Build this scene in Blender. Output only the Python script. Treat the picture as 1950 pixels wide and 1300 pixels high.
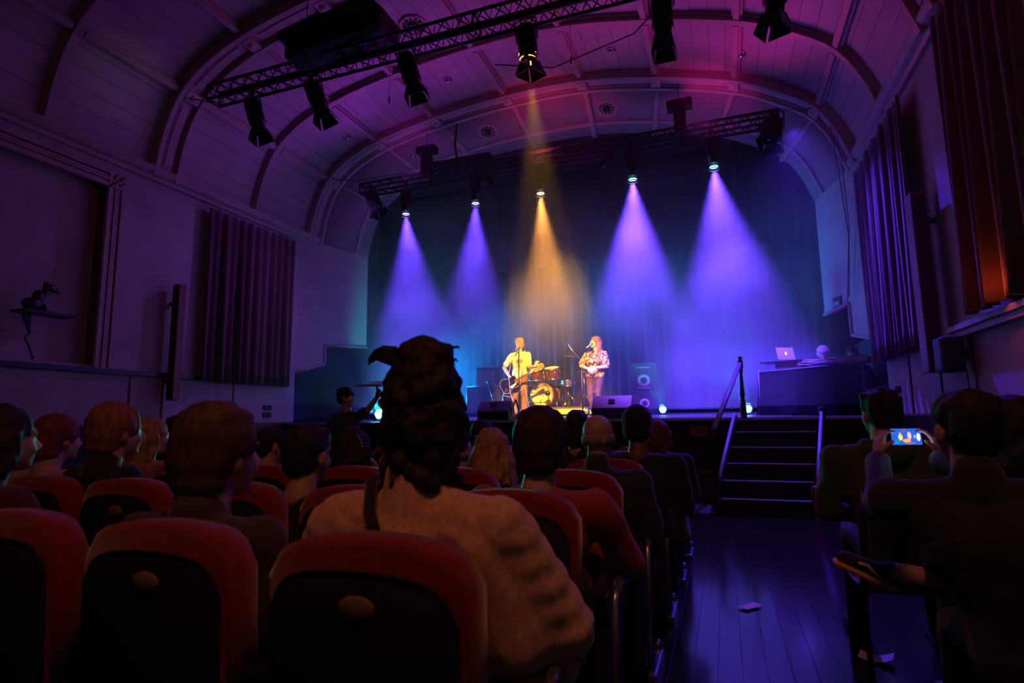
import bpy, bmesh, math, random
from math import sin, cos, pi, radians as rad
from mathutils import Vector as V, Matrix, Quaternion, noise
for o in list(bpy.data.objects): bpy.data.objects.remove(o)
SC = bpy.context.scene
COL = SC.collection
rnd = random.Random(7)

# ------------------------------------------------------------------ camera, world, lights, exposure
cam_d = bpy.data.cameras.new('camera'); cam = bpy.data.objects.new('camera', cam_d); COL.objects.link(cam)
RW = ((0.93879091, -0.05875519, -0.33943991), (0.3442216, 0.121289, 0.9310212), (-0.013532, -0.99087679, 0.13408982))
M = Matrix(((RW[0][0], -RW[0][1], -RW[0][2], 0), (RW[1][0], -RW[1][1], -RW[1][2], 0), (RW[2][0], -RW[2][1], -RW[2][2], 1.25), (0, 0, 0, 1)))
cam.matrix_world = M
cam_d.sensor_width = 36; cam_d.lens = 1090 / 1950 * 36; cam_d.clip_start = 0.02; cam_d.clip_end = 80
cam_d.dof.use_dof = True; cam_d.dof.focus_distance = 12.0; cam_d.dof.aperture_fstop = 3.2
SC.camera = cam
w = bpy.data.worlds.new('world'); SC.world = w; w.use_nodes = True
w.node_tree.nodes['Background'].inputs[0].default_value = (0.02, 0.006, 0.03, 1)
w.node_tree.nodes['Background'].inputs[1].default_value = 0.05
SC.view_settings.view_transform = 'Standard'; SC.view_settings.look = 'None'
SC.view_settings.exposure = 0.0; SC.view_settings.gamma = 1.0; SC.view_settings.use_curve_mapping = False
cy = SC.cycles
cy.use_denoising = True; cy.use_adaptive_sampling = True; cy.adaptive_threshold = 0.025; cy.volume_bounces = 1; cy.max_bounces = 5; cy.diffuse_bounces = 3; cy.glossy_bounces = 3
cy.transmission_bounces = 4; cy.transparent_max_bounces = 8; cy.sample_clamp_indirect = 4.0; cy.caustics_reflective = False; cy.caustics_refractive = False

def light(kind, name, loc, energy, color, target=None, size=60, blend=0.5, soft=0.05, shape=None):
    d = bpy.data.lights.new(name, kind); d.energy = energy; d.color = color
    if kind == 'SPOT': d.spot_size = rad(size); d.spot_blend = blend; d.shadow_soft_size = soft
    if kind == 'POINT': d.shadow_soft_size = soft
    if kind == 'AREA': d.shape = 'RECTANGLE'; d.size, d.size_y = shape
    o = bpy.data.objects.new(name, d); COL.objects.link(o); o.location = loc
    if target is not None:
        o.rotation_euler = (V(target) - V(loc)).to_track_quat('-Z', 'Y').to_euler()
    return o
VIO = (0.125, 0.045, 1.0); AMB = (1.0, 0.36, 0.07); CYAN = (0.0, 0.62, 0.60)
# back truss, pointing down through the haze (x, colour, energy, cone, landing point)
BEAMS = [(-5.73, VIO, 7500, 46, (-6.1, 11.1, 1.3)), (-4.21, VIO, 4800, 44, (-4.9, 10.9, 1.3)), (-2.91, AMB, 4800, 36, (-3.15, 11.2, 1.3)),
         (-1.24, VIO, 12500, 50, (-1.45, 11.1, 1.3)), (0.09, VIO, 11500, 52, (0.4, 11.2, 1.3))]
for i, (x, c, e, s, t) in enumerate(BEAMS):
    light('SPOT', 'beam_light', (x, 9.62, 5.27), e, c, t, s, 0.85, 0.05)
# unseen blue spots added in the wings to colour the stage haze
light('SPOT', 'blue_fill_light', (-9.7, 13.0, 2.3), 14000, (0.0, 0.20, 0.66), (-3.8, 13.6, 2.5), 50, 1.0, 0.3)
light('SPOT', 'blue_fill_light', (3.6, 13.2, 2.6), 18000, (0.03, 0.01, 0.9), (-3.0, 14.1, 2.7), 46, 1.0, 0.3)
# front truss, warm light thrown on the performers
light('SPOT', 'front_warm_light', (-1.95, 6.16, 5.24), 9500, (1.0, 0.54, 0.012), (-3.35, 11.8, 2.1), 24, 0.45, 0.05)
# purple and magenta spots with no fixture, added to light vault and flared ceiling
for x, e, c in ((-6.2, 62, (0.30, 0.025, 0.60)), (-4.3, 62, (0.40, 0.02, 0.50)), (-1.9, 62, (0.56, 0.015, 0.30)), (0.4, 62, (0.56, 0.012, 0.26))):
    light('SPOT', 'vault_fill_light', (x, 9.3, 5.75), e, c, (x * 0.85 - 0.45, 5.6, 7.5), 160, 1.0, 0.2)
for x, e, c in ((-5.6, 40, (0.40, 0.02, 0.5)), (-2.9, 75, (0.8, 0.03, 0.16)), (0.0, 60, (0.6, 0.015, 0.25))):
    light('SPOT', 'flare_fill_light', (x, 9.2, 5.9), e, c, (x, 10.6, 7.3), 100, 1.0, 0.2)
# stray blue and grey green patches thrown on the left of the vault by the front truss
light('SPOT', 'stray_light', (-5.2, 5.4, 6.5), 9, (0.10, 0.05, 0.9), (-6.3, 4.7, 7.1), 60, 1.0, 0.1)
light('SPOT', 'stray_light', (-5.6, 5.3, 5.9), 7, (0.30, 0.42, 0.36), (-8.0, 5.3, 6.2), 42, 1.0, 0.05)
# side spots at the ends of the truss
light('SPOT', 'side_light', (1.25, 9.2, 5.6), 1900, (0.10, 0.03, 0.95), (1.1, 6.6, 0.0), 75, 1.0, 0.05)
light('SPOT', 'side_light', (-6.3, 9.3, 5.6), 130, (0.30, 0.08, 0.8), (-8.0, 7.0, 1.6), 100, 1.0, 0.1)
# the left cyan floor light also faces the audience
light('SPOT', 'can_front_light', (-6.35, 9.58, 1.42), 380, (0.0, 0.80, 0.50), (-2.3, 3.0, 1.5), 70, 1.0, 0.08)
# warm house light high over the back rows
light('AREA', 'house_light', (-0.2, 0.15, 4.8), 21, (1.0, 0.29, 0.14), (-0.8, 1.9, 1.0), shape=(0.7, 0.7))
# ------------------------------------------------------------------ helpers
MATS = {}
def mat(name, color, rough=0.6, metal=0.0, noise_s=0, var=0.25, bump=0.0, emit=None, es=1.0, sheen=0, stretch=None, spec=0.5, coat=0):
    if name in MATS: return MATS[name]
    m = bpy.data.materials.new(name); m.use_nodes = True; nt = m.node_tree; b = nt.nodes['Principled BSDF']
    b.inputs['Base Color'].default_value = (*color, 1); b.inputs['Roughness'].default_value = rough; b.inputs['Metallic'].default_value = metal
    b.inputs['Specular IOR Level'].default_value = spec
    if sheen: b.inputs['Sheen Weight'].default_value = sheen
    if coat: b.inputs['Coat Weight'].default_value = coat; b.inputs['Coat Roughness'].default_value = 0.1
    if noise_s:
        tc = nt.nodes.new('ShaderNodeTexCoord'); n = nt.nodes.new('ShaderNodeTexNoise'); n.inputs['Scale'].default_value = noise_s; n.inputs['Detail'].default_value = 5
        mp = nt.nodes.new('ShaderNodeMapping'); nt.links.new(tc.outputs['Object'], mp.inputs[0]); nt.links.new(mp.outputs[0], n.inputs['Vector'])
        if stretch: mp.inputs['Scale'].default_value = stretch
        r = nt.nodes.new('ShaderNodeValToRGB'); lo = [c * (1 - var) for c in color]; hi = [min(1, c * (1 + var)) for c in color]
        r.color_ramp.elements[0].color = (*lo, 1); r.color_ramp.elements[1].color = (*hi, 1)
        r.color_ramp.elements[0].position = 0.3; r.color_ramp.elements[1].position = 0.7
        nt.links.new(n.outputs['Fac'], r.inputs[0]); nt.links.new(r.outputs[0], b.inputs['Base Color'])
        if bump:
            bp = nt.nodes.new('ShaderNodeBump'); bp.inputs['Strength'].default_value = bump; bp.inputs['Distance'].default_value = 0.01
            nt.links.new(n.outputs['Fac'], bp.inputs['Height']); nt.links.new(bp.outputs[0], b.inputs['Normal'])
    if emit: b.inputs['Emission Color'].default_value = (*emit, 1); b.inputs['Emission Strength'].default_value = es
    MATS[name] = m; return m

class MB:
    """collects simple shapes into one mesh"""
    def __init__(s): s.v = []; s.f = []; s.sm = []; s.mi = []; s.cur = 0
    def add(s, vs, fs, smooth=False):
        n = len(s.v); s.v += [tuple(p) for p in vs]
        for f in fs: s.f.append(tuple(n + i for i in f)); s.sm.append(smooth); s.mi.append(s.cur)
        return s
    def box(s, c, d, R=None, taper=1.0):
        x, y, z = (k / 2 for k in d); vs = []
        for sz in (-1, 1):
            t = taper if sz > 0 else 1
            for sx, sy in ((-1, -1), (1, -1), (1, 1), (-1, 1)):
                p = V((sx * x * t, sy * y * t, sz * z))
                if R is not None: p = R @ p
                vs.append(p + V(c))
        return s.add(vs, [(3, 2, 1, 0), (4, 5, 6, 7), (0, 1, 5, 4), (1, 2, 6, 5), (2, 3, 7, 6), (3, 0, 4, 7)])
    def prism(s, pts, axis, a, b):
        """polygon pts (2D) extruded along axis from a to b"""
        n = len(pts); mk = {'x': lambda p, t: (t, p[0], p[1]), 'y': lambda p, t: (p[0], t, p[1]), 'z': lambda p, t: (p[0], p[1], t)}[axis]
        vs = [mk(p, a) for p in pts] + [mk(p, b) for p in pts]
        return s.add(vs, [tuple(range(n))[::-1], tuple(range(n, 2 * n))] + [(i, (i + 1) % n, n + (i + 1) % n, n + i) for i in range(n)])
    def tube(s, pts, r, n=8, cap=True):
        pts = [V(p) for p in pts]; rs = r if isinstance(r, (list, tuple)) else [r] * len(pts); vs = []; fs = []
        up = None
        for i, p in enumerate(pts):
            t = (pts[min(i + 1, len(pts) - 1)] - pts[max(i - 1, 0)]).normalized()
            if up is None: up = t.orthogonal().normalized()
            up = (up - t * up.dot(t)).normalized() if (up - t * up.dot(t)).length > 1e-5 else t.orthogonal().normalized()
            w = t.cross(up)
            for k in range(n): a = 2 * pi * k / n; vs.append(p + (up * cos(a) + w * sin(a)) * rs[i])
        for i in range(len(pts) - 1):
            for k in range(n): k2 = (k + 1) % n; fs.append((i * n + k, i * n + k2, (i + 1) * n + k2, (i + 1) * n + k))
        s.add(vs, fs, True)
        if cap: m = len(s.v) - len(vs); s.f += [tuple(m + k for k in range(n))[::-1], tuple(m + (len(pts) - 1) * n + k for k in range(n))]; s.sm += [False, False]; s.mi += [s.cur] * 2
        return s
    def lathe(s, c, prof, axis=(0, 0, 1), n=20):
        """prof = [(r, h), ...] along axis from c"""
        a = V(axis).normalized(); u = a.orthogonal().normalized(); w = a.cross(u); vs = []; fs = []
        for r, h in prof:
            for k in range(n): t = 2 * pi * k / n; vs.append(V(c) + a * h + (u * cos(t) + w * sin(t)) * max(r, 1e-4))
        for i in range(len(prof) - 1):
            for k in range(n): k2 = (k + 1) % n; fs.append((i * n + k, i * n + k2, (i + 1) * n + k2, (i + 1) * n + k))
        return s.add(vs, fs, True)
    def ell(s, c, r, R=None, n=14, m=9):
        vs = []; fs = []
        for i in range(m + 1):
            ph = pi * i / m - pi / 2
            for k in range(n):
                t = 2 * pi * k / n; p = V((cos(ph) * cos(t) * r[0], cos(ph) * sin(t) * r[1], sin(ph) * r[2]))
                if i in (0, m): p += V((cos(t), sin(t), 0)) * 1e-4
                if R is not None: p = R @ p
                vs.append(p + V(c))
        for i in range(m):
            for k in range(n): k2 = (k + 1) % n; fs.append((i * n + k, i * n + k2, (i + 1) * n + k2, (i + 1) * n + k))
        fs.append(tuple(range(n))[::-1]); fs.append(tuple(m * n + k for k in range(n)))
        return s.add(vs, fs, True)
    def cap(s, p0, r0, p1, r1, n=12):
        """tapered capsule"""
        p0, p1 = V(p0), V(p1); d = (p1 - p0)
        if d.length < 1e-5: return s.ell(p0, (r0,) * 3)
        t = d.normalized(); pts = []; rs = []
        for a in (-80, -50, -20, 0): pts.append(p0 + t * r0 * sin(rad(a))); rs.append(r0 * cos(rad(a)))
        for a in (0, 20, 50, 80): pts.append(p1 + t * r1 * sin(rad(a))); rs.append(r1 * cos(rad(a)))
        return s.tube(pts, rs, n)
    def chain(s, pts, rs, n=12):
        for i in range(len(pts) - 1): s.cap(pts[i], rs[i], pts[i + 1], rs[i + 1], n)
        return s
    def mesh(s, name, mats):
        me = bpy.data.meshes.new(name); me.from_pydata(s.v, [], s.f); me.polygons.foreach_set('use_smooth', s.sm)
        for m in (mats if isinstance(mats, (list, tuple)) else [mats]): me.materials.append(m)
        me.polygons.foreach_set('material_index', s.mi); me.update()
        return me
    def build(s, name, mats, parent=None, bevel=0, **kw):
        o = bpy.data.objects.new(name, s.mesh(name, mats)); COL.objects.link(o)
        hang(o, parent)
        if bevel:
            b = o.modifiers.new('bevel', 'BEVEL'); b.width = bevel; b.segments = 2; b.limit_method = 'ANGLE'
        return tag(o, **kw) if kw else o

WP = {}
def hang(o, parent):
    """parent o; a parent in WP has parts modelled in world coordinates"""
    if parent is not None:
        o.parent = parent
        if parent.name in WP: o.matrix_parent_inverse = Matrix.Translation(-WP[parent.name])
    return o
def wthing(name, label, cat, loc, group=None):
    t = thing(name, label, cat, loc, 0, group); WP[t.name] = V(loc); return t
def rebase(o, loc):
    """give a mesh modelled in world coordinates an origin at loc"""
    o.data.transform(Matrix.Translation(-V(loc))); o.location = loc; WP[o.name] = V(loc); return o
def tag(o, label=None, cat=None, group=None, kind=None):
    if label: o['label'] = label
    if cat: o['category'] = cat
    if group: o['group'] = group
    if kind: o['kind'] = kind
    return o
def thing(name, label, cat, loc=(0, 0, 0), rz=0, group=None):
    o = bpy.data.objects.new(name, None); COL.objects.link(o); o.location = loc; o.rotation_euler = (0, 0, rz); o.empty_display_size = 0.1
    return tag(o, label, cat, group)
def copy_tree(o, parent=None):
    c = o.copy(); COL.objects.link(c)
    if parent is not None: c.parent = parent
    for ch in list(o.children): copy_tree(ch, c)
    return c
def fix(parts, root):
    """re-anchor parts built in world coordinates under a root placed at its base"""
    for p in parts: p.parent = root
def blob(mb, name, m, parent=None, voxel=0.01, smooth=4, disp=None):
    """fuse overlapping shapes into one continuous surface; the mesh is given relative to the parent's location"""
    me = mb.mesh(name, m); t = bpy.data.objects.new('tmp', me); COL.objects.link(t)
    r = t.modifiers.new('r', 'REMESH'); r.mode = 'VOXEL'; r.voxel_size = voxel; r.use_smooth_shade = True
    if smooth: q = t.modifiers.new('s', 'SMOOTH'); q.factor = 0.5; q.iterations = smooth
    dg = bpy.context.evaluated_depsgraph_get(); ne = bpy.data.meshes.new_from_object(t.evaluated_get(dg))
    bpy.data.objects.remove(t); bpy.data.meshes.remove(me)
    if disp:
        amp, sc, st = disp
        ns = [v.normal.copy() for v in ne.vertices]
        for v, nn in zip(ne.vertices, ns):
            p = V((v.co[0] * sc * st[0], v.co[1] * sc * st[1], v.co[2] * sc * st[2])); v.co += nn * amp * noise.noise(p)
    ne.name = name
    o = bpy.data.objects.new(name, ne); COL.objects.link(o)
    hang(o, parent)
    ne.polygons.foreach_set('use_smooth', [True] * len(ne.polygons))
    return o
def stage_z(y): return 1.222 + 0.028 * (y - 9.2)
def text(body, loc, size, rot, m, parent=None, name='lettering', ext=0.002):
    cu = bpy.data.curves.new(name, 'FONT'); cu.body = body; cu.size = size; cu.extrude = ext; cu.align_x = 'CENTER'; cu.align_y = 'CENTER'
    t = bpy.data.objects.new('tmp', cu); COL.objects.link(t); t.location = loc; t.rotation_euler = rot
    bpy.context.view_layer.update(); dg = bpy.context.evaluated_depsgraph_get(); me = bpy.data.meshes.new_from_object(t.evaluated_get(dg)); me.transform(t.matrix_world)
    bpy.data.objects.remove(t); me.materials.clear(); me.materials.append(m)
    o = bpy.data.objects.new(name, me); COL.objects.link(o)
    hang(o, parent)
    return o
# ------------------------------------------------------------------ materials
plaster = mat('pale_plaster', (0.42, 0.37, 0.38), 0.75, noise_s=3, var=0.10)
board_m = mat('painted_board', (0.44, 0.38, 0.39), 0.55, noise_s=2, var=0.10)
trim_m = mat('painted_moulding', (0.45, 0.34, 0.34), 0.5, noise_s=5, var=0.1)
dark_wood = mat('dark_stained_wood', (0.022, 0.010, 0.008), 0.35, noise_s=6, var=0.4, stretch=(1, 8, 1), bump=0.1)
brown_wood = mat('brown_wood', (0.16, 0.055, 0.025), 0.4, noise_s=5, var=0.3, stretch=(1, 1, 0.2))
black_paint = mat('black_paint', (0.010, 0.009, 0.011), 0.5)
black_metal = mat('black_metal', (0.012, 0.012, 0.014), 0.38, 0.3)
chrome = mat('chrome', (0.75, 0.75, 0.78), 0.18, 1.0)
black_cloth = mat('black_cloth', (0.012, 0.012, 0.018), 0.9, sheen=0.3)
red_velvet = mat('red_velvet', (0.30, 0.010, 0.014), 0.95, sheen=0.6, noise_s=30, var=0.2)
brown_curtain = mat('brown_curtain', (0.07, 0.02, 0.022), 0.95, sheen=0.4, noise_s=8, var=0.2)
blue_curtain = mat('dark_blue_curtain', (0.007, 0.007, 0.010), 0.95, sheen=0.0, noise_s=5, var=0.25)
grey_metal = mat('grey_metal', (0.25, 0.25, 0.27), 0.35, 0.9)
XL, XR, CZ, SY = -8.18, 2.22, 5.1, 9.2

# ------------------------------------------------------------------ floor: dark polished boards
fm = mat('polished_floor', (0.018, 0.009, 0.010), 0.17, noise_s=2.5, var=0.35, stretch=(5, 0.5, 1), coat=0.2, spec=0.6)
fl = MB().box((-3, 2.6, -0.06), (13, 13.4, 0.1)).build('floor', black_paint, kind='structure')
x = -8.15; k = 0
while x < 2.2:
    wd = 0.115
    if x > -1.3:      # the aisle and what is right of it: boards one by one
        MB().box((x + wd / 2, 3.5, -0.005), (wd - 0.004, 9.2, 0.01)).build('floorboard', fm, fl); k += 1
    x += wd
MB().box((-4.75, 3.5, -0.005), (6.85, 9.2, 0.01)).build('floorboard_run', fm, fl, kind='stuff')
MB().box((-3, -2.5, -0.005), (10.4, 2.8, 0.01)).build('floorboard_run', fm, fl, kind='stuff')
tile = mat('grey_floor_tile', (0.12, 0.10, 0.11), 0.35, noise_s=9, var=0.2)
for i in range(14):
    for j in range(2):
        if -0.2 < -1.6 + i * 0.27 < 0.8 and j == 1 and False: continue
        MB().box((-1.6 + i * 0.27, 8.22 + j * 0.40, 0.004), (0.262, 0.392, 0.012)).build('floor_tile', tile, fl)

# ------------------------------------------------------------------ vault profile (x, z), left to right
PROF = [(-8.18, 5.10), (-8.02, 5.78), (-7.72, 6.38), (-7.2, 6.80), (-6.4, 7.12), (-5.15, 7.36), (-3.6, 7.50), (-2.1, 7.48), (-0.76, 7.24), (0.52, 6.88), (1.15, 6.56), (1.70, 6.17), (2.02, 5.66), (2.22, 5.10)]
def cr(p0, p1, p2, p3, t): return 0.5 * ((2 * p1) + (-p0 + p2) * t + (2 * p0 - 5 * p1 + 4 * p2 - p3) * t * t + (-p0 + 3 * p1 - 3 * p2 + p3) * t ** 3)
P = [V((a, 0, b)) for a, b in PROF]; P = [P[0] * 2 - P[1]] + P + [P[-1] * 2 - P[-2]]
CURVE = []
for i in range(1, len(P) - 2):
    for k in range(12): CURVE.append(cr(P[i - 1], P[i], P[i + 1], P[i + 2], k / 12))
CURVE.append(P[-2])
ARC = [0]
for i in range(1, len(CURVE)): ARC.append(ARC[-1] + (CURVE[i] - CURVE[i - 1]).length)
LEN = ARC[-1]
def prof(s, off=0.0):
    """point and inward normal at arc length s"""
    s = max(0, min(LEN, s)); i = 1
    while i < len(ARC) - 1 and ARC[i] < s: i += 1
    t = (s - ARC[i - 1]) / (ARC[i] - ARC[i - 1]); p = CURVE[i - 1].lerp(CURVE[i], t)
    j = min(i + 1, len(CURVE) - 1); h = max(i - 2, 0); d = (CURVE[j] - CURVE[h]).normalized(); n = V((d.z, 0, -d.x))
    return p + n * off, n
def frame(n):
    t = V((-n.z, 0, n.x)); return Matrix(((t.x, 0, n.x), (t.y, 1, n.y), (t.z, 0, n.z)))
def s_at_x(x):
    best = min(range(len(CURVE)), key=lambda i: abs(CURVE[i].x - x)); return ARC[best]
def inner(p):  # matching point of the smaller arch over the stage
    return V((-2.98 + (p.x + 2.98) * 0.917, 11.3, 5.1 + (p.z - 5.1) * 0.865))
NS = 64
shell = MB(); vs = []
for i in range(NS + 1):
    p, n = prof(LEN * i / NS, -0.05)
    for y in (-4, 9.8): vs.append((p.x, y, p.z))
shell.add(vs, [(2 * i, 2 * i + 2, 2 * i + 3, 2 * i + 1) for i in range(NS)], True)
vs = []
for i in range(NS + 1):
    p, n = prof(LEN * i / NS, -0.12)
    for y in (-4, 9.8): vs.append((p.x, y, p.z))
shell.add(vs, [(2 * i, 2 * i + 1, 2 * i + 3, 2 * i + 2) for i in range(NS)], True)
ceil = shell.build('ceiling', mat('board_gap', (0.16, 0.11, 0.12), 0.9), kind='structure')
# matchboarding laid along the hall, one strip at a time, in the bays between the ribs
NB = 50; bays = [(2.75, 4.45), (4.60, 6.02), (6.44, 8.07), (8.19, 9.56)]
for (y0, y1) in bays:
    for i in range(NB):
        a, b = LEN * i / NB + 0.003, LEN * (i + 1) / NB - 0.003
        pa, na = prof(a, -0.035); pb, nb = prof(b, -0.035); o = 0.03 + rnd.uniform(0, 0.006); qa, _ = prof(a, -0.035 + o); qb, _ = prof(b, -0.035 + o)
        m = MB(); vs = []
        for p in (pa, pb, qb, qa):
            vs += [(p.x, y0, p.z), (p.x, y1, p.z)]
        m.add(vs, [(0, 2, 3, 1), (2, 4, 5, 3), (4, 6, 7, 5), (6, 0, 1, 7), (0, 6, 4, 2), (1, 3, 5, 7)])
        m.build('ceiling_board', board_m, ceil)
def arch_strip(m, y0, y1, o0, o1, s0=0, s1=None, n=56):
    """band following the vault between depths y0..y1, standing o0..o1 inward of it"""
    s1 = LEN if s1 is None else s1; n = max(3, int(n * (s1 - s0) / LEN)); vs = []; fs = []
    for i in range(n + 1):
        s = s0 + (s1 - s0) * i / n
        a, _ = prof(s, o0); b, _ = prof(s, o1)
        vs += [(a.x, y0, a.z), (b.x, y0, b.z), (b.x, y1, b.z), (a.x, y1, a.z)]
    for i in range(n):
        for k in range(4): k2 = (k + 1) % 4; fs.append((4 * i + k, 4 * i + k2, 4 * i + 4 + k2, 4 * i + 4 + k))
    fs += [(3, 2, 1, 0), (4 * n, 4 * n + 1, 4 * n + 2, 4 * n + 3)]
    return m.add(vs, fs)
PURX = [-7.70, -6.48, -5.15, -3.6, -2.11, -0.76, 0.535, 1.73]; PS = [s_at_x(x) for x in PURX]
ti = 1
for y in (4.53, 8.13):
    m = MB(); arch_strip(m, y - 0.055, y + 0.055, -0.03, 0.10); arch_strip(m, y - 0.085, y + 0.085, -0.03, 0.045)
    m.build('trim_%d' % ti, trim_m, kind='structure'); ti += 1
ends = [0] + PS + [LEN]
for y in (2.6, 6.23, 9.77):
    base = MB(); arch_strip(base, y - 0.20, y + 0.20, -0.04, 0.07); big = base.build('trim_%d' % ti, trim_m, kind='structure'); ti += 1
    for dy in (-0.185, 0.185):
        m = MB(); arch_strip(m, y + dy - 0.04, y + dy + 0.04, 0.0, 0.15); arch_strip(m, y + dy * 0.72 - 0.012, y + dy * 0.72 + 0.012, 0.06, 0.10); m.build('edge_moulding', trim_m, big)
    for i in range(len(ends) - 1):     # long panels between the bosses
        a, b = ends[i] + 0.16, ends[i + 1] - 0.16
        m = MB(); arch_strip(m, y - 0.085, y + 0.085, 0.065, 0.085, a, b); arch_strip(m, y - 0.06, y + 0.06, 0.08, 0.10, a + 0.04, b - 0.04); m.build('arch_panel', trim_m, big)
    for s in PS:
        p, n = prof(s, 0.11); R = frame(n)
        m = MB().box((p.x, y, p.z), (0.17, 0.24, 0.07), R); m.lathe(V((p.x, y, p.z)) + n * 0.03, [(0.06, 0), (0.055, 0.015), (0.03, 0.03), (0.0, 0.035)], n, 12); m.build('boss', trim_m, big)
for i, s in enumerate(PS):            # lengthwise battens
    p, n = prof(s, 0.015); R = frame(n); m = MB()
    for (y0, y1) in ((2.8, 4.45), (4.61, 6.03), (6.43, 8.05), (8.21, 9.57)):
        m.box((p.x, (y0 + y1) / 2, p.z), (0.15, y1 - y0, 0.07), R); q = p + n * 0.055; m.box((q.x, (y0 + y1) / 2, q.z), (0.08, y1 - y0, 0.06), R)
    m.build('trim_%d' % ti, trim_m, kind='structure'); ti += 1
# flared ceiling and walls between the hall and the stage opening
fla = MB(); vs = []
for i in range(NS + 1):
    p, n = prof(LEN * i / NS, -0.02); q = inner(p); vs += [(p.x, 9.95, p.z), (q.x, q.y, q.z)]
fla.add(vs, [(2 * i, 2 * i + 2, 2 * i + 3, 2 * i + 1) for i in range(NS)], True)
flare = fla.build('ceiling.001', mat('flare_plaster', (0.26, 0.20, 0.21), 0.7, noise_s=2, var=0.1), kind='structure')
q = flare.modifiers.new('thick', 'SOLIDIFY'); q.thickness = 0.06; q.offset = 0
for i, s in enumerate(PS):
    p, n = prof(s, 0.01); q = inner(p); t = V((-2.98, 0, 6.6)) - V((q.x, 0, q.z)); t.normalize()
    a = V((p.x, 9.95, p.z)); b = q + t * 0.03; m = MB().tube([a, b], [0.075, 0.065], 4); m.build('trim_%d' % ti, trim_m, kind='structure'); ti += 1
m = MB(); vs = []; n_ = 60
for i in range(n_ + 1):
    p, n = prof(LEN * i / n_, 0); c = V((p.x, 9.95, p.z)).lerp(inner(p), 0.74); t = (V((-2.98, c.y, 6.0)) - c).normalized()
    vs += [c + V((0, -0.05, 0)), c + t * 0.05 + V((0, -0.05, 0)), c + t * 0.05 + V((0, 0.05, 0)), c + V((0, 0.05, 0))]
m.add(vs, [(4 * i + k, 4 * i + (k + 1) % 4, 4 * i + 4 + (k + 1) % 4, 4 * i + 4 + k) for i in range(n_) for k in range(4)]); m.build('trim_%d' % ti, trim_m, kind='structure'); ti += 1
def flarewall(side):
    if side < 0: x0, x1 = XL, -7.75
    else: x0, x1 = XR, 1.79
    def X(y): return x0 + (x1 - x0) * (y - 9.45) / (11.3 - 9.45)
    pts = [(9.45, 5.12), (11.3, 5.12), (11.3, 2.95), (10.15, 2.88), (10.15, 2.48), (9.45, 2.25)] if side < 0 else [(9.45, 5.12), (11.3, 5.12), (11.3, 3.0), (10.35, 3.02), (10.35, 2.50), (9.45, 2.30)]
    m = MB(); th = 0.10 * side
    vs = [(X(y), y, z) for y, z in pts] + [(X(y) + th, y, z) for y, z in pts]; n = len(pts)
    m.add(vs, [tuple(range(n)), tuple(range(n, 2 * n))[::-1]] + [(i, n + i, n + (i + 1) % n, (i + 1) % n) for i in range(n)])
    o = m.build('wall_left_flare' if side < 0 else 'wall_right_flare', plaster, kind='structure')
    f = MB()
    for i in range(2, n - 1):
        a = V((X(pts[i][0]) - side * 0.01, pts[i][0], pts[i][1])); b = V((X(pts[i + 1][0]) - side * 0.01, pts[i + 1][0], pts[i + 1][1])); f.tube([a, b], 0.035, 4)
    f.build('opening_frame', trim_m, o)
    c = MB(); vs = []
    return o
flarewall(-1); flarewall(1)
# side walls of the hall
def wall(side):
    x = XL if side < 0 else XR; nm = 'left' if side < 0 else 'right'; s = side
    m = MB().box((x + s * 0.2, 2.7, 0.6), (0.4, 13.5, 1.24))
    if side < 0:
        m.box((x + s * 0.2, 7.55, 3.2), (0.4, 3.8, 3.9)); m.box((x + s * 0.24, 0.8, 3.2), (0.12, 9.7, 3.9)); m.box((x + s * 0.2, 0.8, 5.05), (0.4, 9.7, 0.34)); m.box((x + s * 0.2, 0.8, 1.65), (0.4, 9.7, 0.84))
    else: m.box((x + s * 0.2, 2.7, 3.2), (0.4, 13.5, 3.95))
    wl = m.build('wall_' + nm, plaster, kind='structure')
    # cornice
    c = MB(); pr = [(0, 5.02), (0.05, 5.02), (0.07, 5.07), (0.13, 5.10), (0.17, 5.16), (0.17, 5.20), (0, 5.20)]
    c.prism([(x - s * a, b) for a, b in pr], 'y', -3.9, 9.9)
    c.build('trim_cornice_' + nm, trim_m, kind='structure')
    d = MB()
    if side < 0: d.box((x + 0.03, 3.0, 2.0), (0.06, 9.0, 0.07)); d.box((x + 0.03, 8.4, 1.97), (0.06, 1.7, 0.05))
    else: d.box((x - 0.05, 1.6, 2.05), (0.12, 10.2, 0.05)); d.box((x - 0.03, 1.6, 2.00), (0.08, 10.2, 0.06))
    d.build('trim_dado_' + nm, dark_wood if side < 0 else trim_m, kind='structure')
    b = MB().box((x - s * 0.03, 2.7, 0.61), (0.08, 13.2, 1.22)); b.build('baseboard_' + nm, dark_wood, kind='structure')
    e = MB().box((x - s * 0.035, 2.7, 1.235), (0.10, 13.2, 0.025)); e.build('trim_rail_' + nm, brown_wood, kind='structure')
    for y in ((5.99, 6.52, 7.9) if side < 0 else (6.45, 7.35, 8.4)):
        MB().box((x - s * 0.005, y, 1.61), (0.02, 0.02, 0.72)).build('panel_joint', dark_wood, wl)
    return wl
wL = wall(-1); wR = wall(1)
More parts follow.
